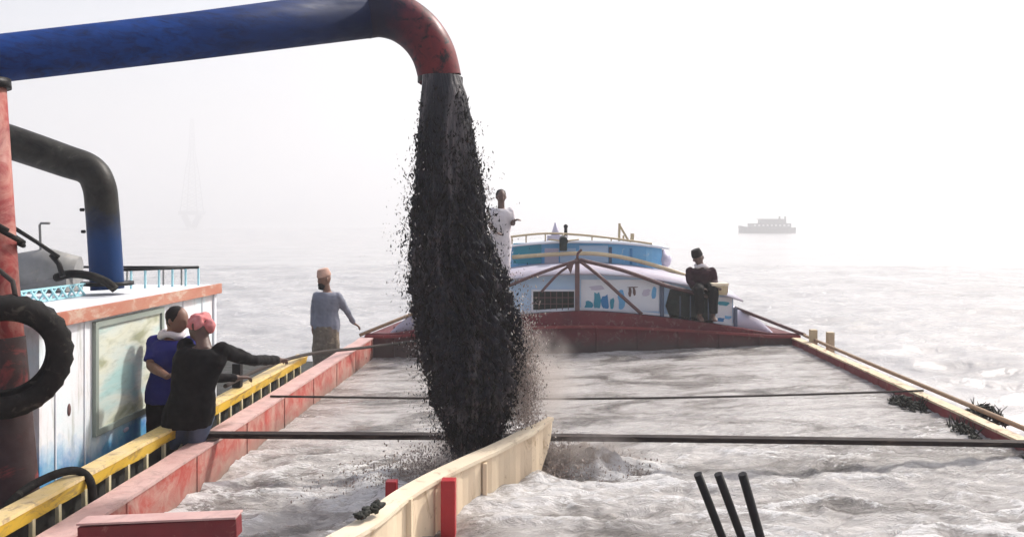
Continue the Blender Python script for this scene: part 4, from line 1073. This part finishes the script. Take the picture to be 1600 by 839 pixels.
# 5. man in maroon seated on the cabin roof, legs over the front
D = 13.62; pel = V3((P(1098, 450, D).x, D, 1.72))
p = dict(pelvis=pel, neck=P(1096, 419, D - .03), head=P(1091, 404, D - .05), shL=P(1078, 424, D - .02), shR=P(1112, 424, D - .04),
         elL=P(1077, 441, D - .1), wrL=P(1094, 452, D - .28), elR=P(1117, 440, D - .08), wrR=P(1117, 449, D - .28), hdL=V3((.8, -.2, 0)), hdR=V3((.3, -.5, 0)), girth=1.1,
         hipL=pel + V3((-.08, -.03, -.03)), hipR=pel + V3((.08, -.03, -.03)), knL=pel + V3((-.12, -.36, -.04)), knR=pel + V3((.10, -.36, -.04)), anL=pel + V3((-.10, -.32, -.42)), anR=pel + V3((.10, -.32, -.42)), foot=V3((0, -1, 0)))
person((pel.x, pel.y, 1.6), 'person in maroon shirt and dark cap seated on the cabin roof edge', p, M['skin_dark'],
       [('shirt', M['cloth_maroon'], dict(sleeve='long', low=.02, loose=.01)), ('trousers', M['cloth_black'], {}), ('cap', M['hair'], dict(tall=.02)), ('scarf', M['cloth_white'], dict(tail=V3((.1, -.05, 0))))], V3((-.3, -1, -.2)), vox=.009)
# wooden tray beside him
tr = empty('wooden_tray', P(1124, 459, 13.4), 'small pale wooden tray held beside the seated person in maroon', 'tray')
D = 13.38
b_ = MB(); b_.b2((px_(1113, D), D - .12, pz(460, D)), (px_(1134, D), D + .12, pz(457, D)), .004)
b_.b2((px_(1113, D), D - .125, pz(456.8, D)), (px_(1134, D), D - .1, pz(446, D)), .004); b_.b2((px_(1113, D), D + .1, pz(456.8, D)), (px_(1134, D), D + .125, pz(446, D)), .004)
b_.build('tray_base', M['tan'], tr)
b_ = MB(); b_.b2((px_(1110, D), D - .13, pz(446, D)), (px_(1136, D), D + .13, pz(442, D)), .004); b_.build('tray_rim', M['cream_top'], tr)
b_ = MB(); b_.b2((px_(1133, D), D - .10, pz(457, D)), (px_(1135.5, D), D + .10, pz(446.2, D)), .003); b_.build('tray_end', M['wood'], tr)

# ------------------------------------------------------------------ things on the upper cabin roof
D = 15.4
a_ = MB(); a_.bar(P(967, 384, D), P(968, 349, D), .04, .04); a_.bar(P(968, 352, D + .03), P(984, 380, D + .03), .035, .035); a_.bar(P(974, 385, D + .06), P(974, 368, D + .06), .03, .03)
a_.bar(P(987, 388, D), P(988, 365, D), .06, .05)
tag(a_.build('wooden_trestle', M['tan']), 'small leaning wooden trestle on the upper cabin roof', 'trestle')
l_ = empty('searchlight', P(880, 385, 15.0), 'dark searchlight on a cross bar at the front of the upper cabin roof', 'searchlight')
b_ = MB(); b_.tube([P(880, 374, 14.95), P(881, 377, 14.8)], .07, 16); b_.box(P(880, 383, 14.97), (.13, .12, .2), None, .02); b_.build('lamp_housing', M['dark_glass'], l_)
b_ = MB(); b_.tube([P(857, 374, 15.0), P(880, 377, 15.0), P(905, 374, 15.0)], .014, 8); b_.tube([P(880, 377, 15.06), P(880, 365, 15.06)], .015, 8); b_.build('cross_bar', M['tan'], l_)
b_ = MB(); b_.tube([P(868, 371, 15.5), P(868, 360, 15.5), P(868, 348, 15.5)], [.09, .055, .015], 12); b_.box(P(870, 372, 15.5), (.34, .2, .09), None, .01)
tag(b_.build('horn', M['lilac']), 'small pale cone on a grey box on the upper cabin roof', 'horn')
b_ = MB(); b_.tube([P(884, 372, 15.5), P(884, 355, 15.5)], .03, 8); b_.ball(P(884, 354, 15.5), .04, 2)
tag(b_.build('exhaust_stack', M['black']), 'short dark exhaust stack beside the pale cone on the upper cabin', 'exhaust')
# black plank lying low in the mud at the bow of the cream wall
b_ = MB(); [b_.ball(P(560 + 30 * t, 806 - 17 * t, 4.93 + .12 * t) + Vector((random.uniform(-.02, .02), 0, random.uniform(-.01, .008))), (random.uniform(.015, .035), random.uniform(.02, .05), random.uniform(.012, .025)), 2, 1.1) for t in np.linspace(0, 1, 16)]
tag(b_.build('mud_lump', M['algae']), 'dark lump of mud stuck on the near end of the cream wall', 'mud lump')

# ------------------------------------------------------------------ far things
# cargo boat on the horizon
D = 300.0
ship = empty('cargo_boat', (P(1200, 352, D).x, D, 0), 'grey cargo boat far off in the haze at the right', 'boat')
def hx(px): return (px - HX) / F * D
mb = MB(); rings = []
for i in range(15):
    t = i / 14; x = hx(1155) + (hx(1243) - hx(1155)) * t
    w_ = 2.6 * math.sin(math.pi * min(1, .12 + t * .9)) ** .5 if t < 1 else .6
    zt = 1.5 + 1.0 * (1 - t) ** 4 + 0.5 * t ** 6
    rings.append([(x, D - w_ * .6, -.5), (x, D - w_, zt), (x, D + w_, zt), (x, D + w_ * .6, -.5)])
mb.loft(rings, smooth=False); mb.build('hull', M['ship_grey'], ship)
mb = MB(); mb.b2((hx(1170), D - 2, 1.6), (hx(1234), D + 2, 3.3), .1); s1 = mb.build('superstructure', M['ship_grey'], ship)
mb = MB()
for x in np.linspace(1176, 1228, 9): mb.b2((hx(x), D - 2.06, 2.3), (hx(x + 3), D - 2.005, 2.9))
mb.build('window_row', M['ship_white'], s1)
mb = MB(); mb.b2((hx(1186), D - 1.8, 3.31), (hx(1226), D + 1.8, 4.6), .1); mb.build('bridge', M['ship_grey'], ship)
mb = MB(); mb.b2((hx(1184), D - 2.1, 4.61), (hx(1222), D + 2.1, 4.8), .03); mb.build('roof', M['ship_grey'], ship)
for x in (1218, 1227): mb = MB(); mb.tube([(hx(x), D, 3.3), (hx(x), D, 5.7)], .35, 10); mb.build('funnel', M['ship_grey'], ship)
# river-crossing power tower
D = 900.0
tw = empty('power_tower', (hx(1) * 0 + (300 - HX) / F * D, D, 0), 'slim pylon barely visible through the haze at the left', 'pylon')
def tx(px): return (px - HX) / F * D
def tz(py): return CZ + (352 - py) / F * D
cxx = tx(300)
def hwz(z): return interp(z, [tz(332), tz(270), tz(240), tz(186)], [8.5, 5, 2.3, 1.2])
mb = MB()
zs = list(np.linspace(tz(332), tz(186), 15))
for sx_ in (-1, 1):
    for sy_ in (-1, 1):
        for a, b_ in zip(zs[:-1], zs[1:]): mb.bar((cxx + sx_ * hwz(a), D + sy_ * hwz(a), a), (cxx + sx_ * hwz(b_), D + sy_ * hwz(b_), b_), .7, .7)
for a, b_ in zip(zs[:-1], zs[1:]):
    for sy_ in (-1, 1):
        mb.bar((cxx - hwz(a), D + sy_ * hwz(a), a), (cxx + hwz(b_), D + sy_ * hwz(b_), b_), .45, .45); mb.bar((cxx + hwz(a), D + sy_ * hwz(a), a), (cxx - hwz(b_), D + sy_ * hwz(b_), b_), .45, .45)
mb.build('lattice', M['pylon'], tw)
mb = MB(); mb.b2((cxx - 10, D - 10, tz(336)), (cxx + 10, D + 10, tz(330)), .2); mb.build('platform', M['pylon'], tw)
mb = MB(); mb.bar((cxx - 8, D, tz(336)), (cxx - 1.3, D, -1), 3.4, 6); mb.bar((cxx + 8, D, tz(336)), (cxx + 1.3, D, -1), 3.4, 6); mb.build('pier', M['pylon'], tw)

# ------------------------------------------------------------------ haze
mb = MB(); mb.b2((-3400, -3400, -1.6), (3400, 3400, 125)); hz = mb.build('haze', bpy.data.materials.new('haze_air'))
hm = hz.data.materials[0]; hm.use_nodes = True; hn = hm.node_tree
for n_ in list(hn.nodes): hn.nodes.remove(n_)
out = hn.nodes.new('ShaderNodeOutputMaterial'); pv = hn.nodes.new('ShaderNodeVolumePrincipled')
pv.inputs['Color'].default_value = (0.76, 0.77, 0.785, 1); pv.inputs['Density'].default_value = HAZE_DENSITY; pv.inputs['Anisotropy'].default_value = 0.33
hn.links.new(pv.outputs[0], out.inputs['Volume'])
tag(hz, 'pale haze hanging over the river', 'haze', kind='stuff')
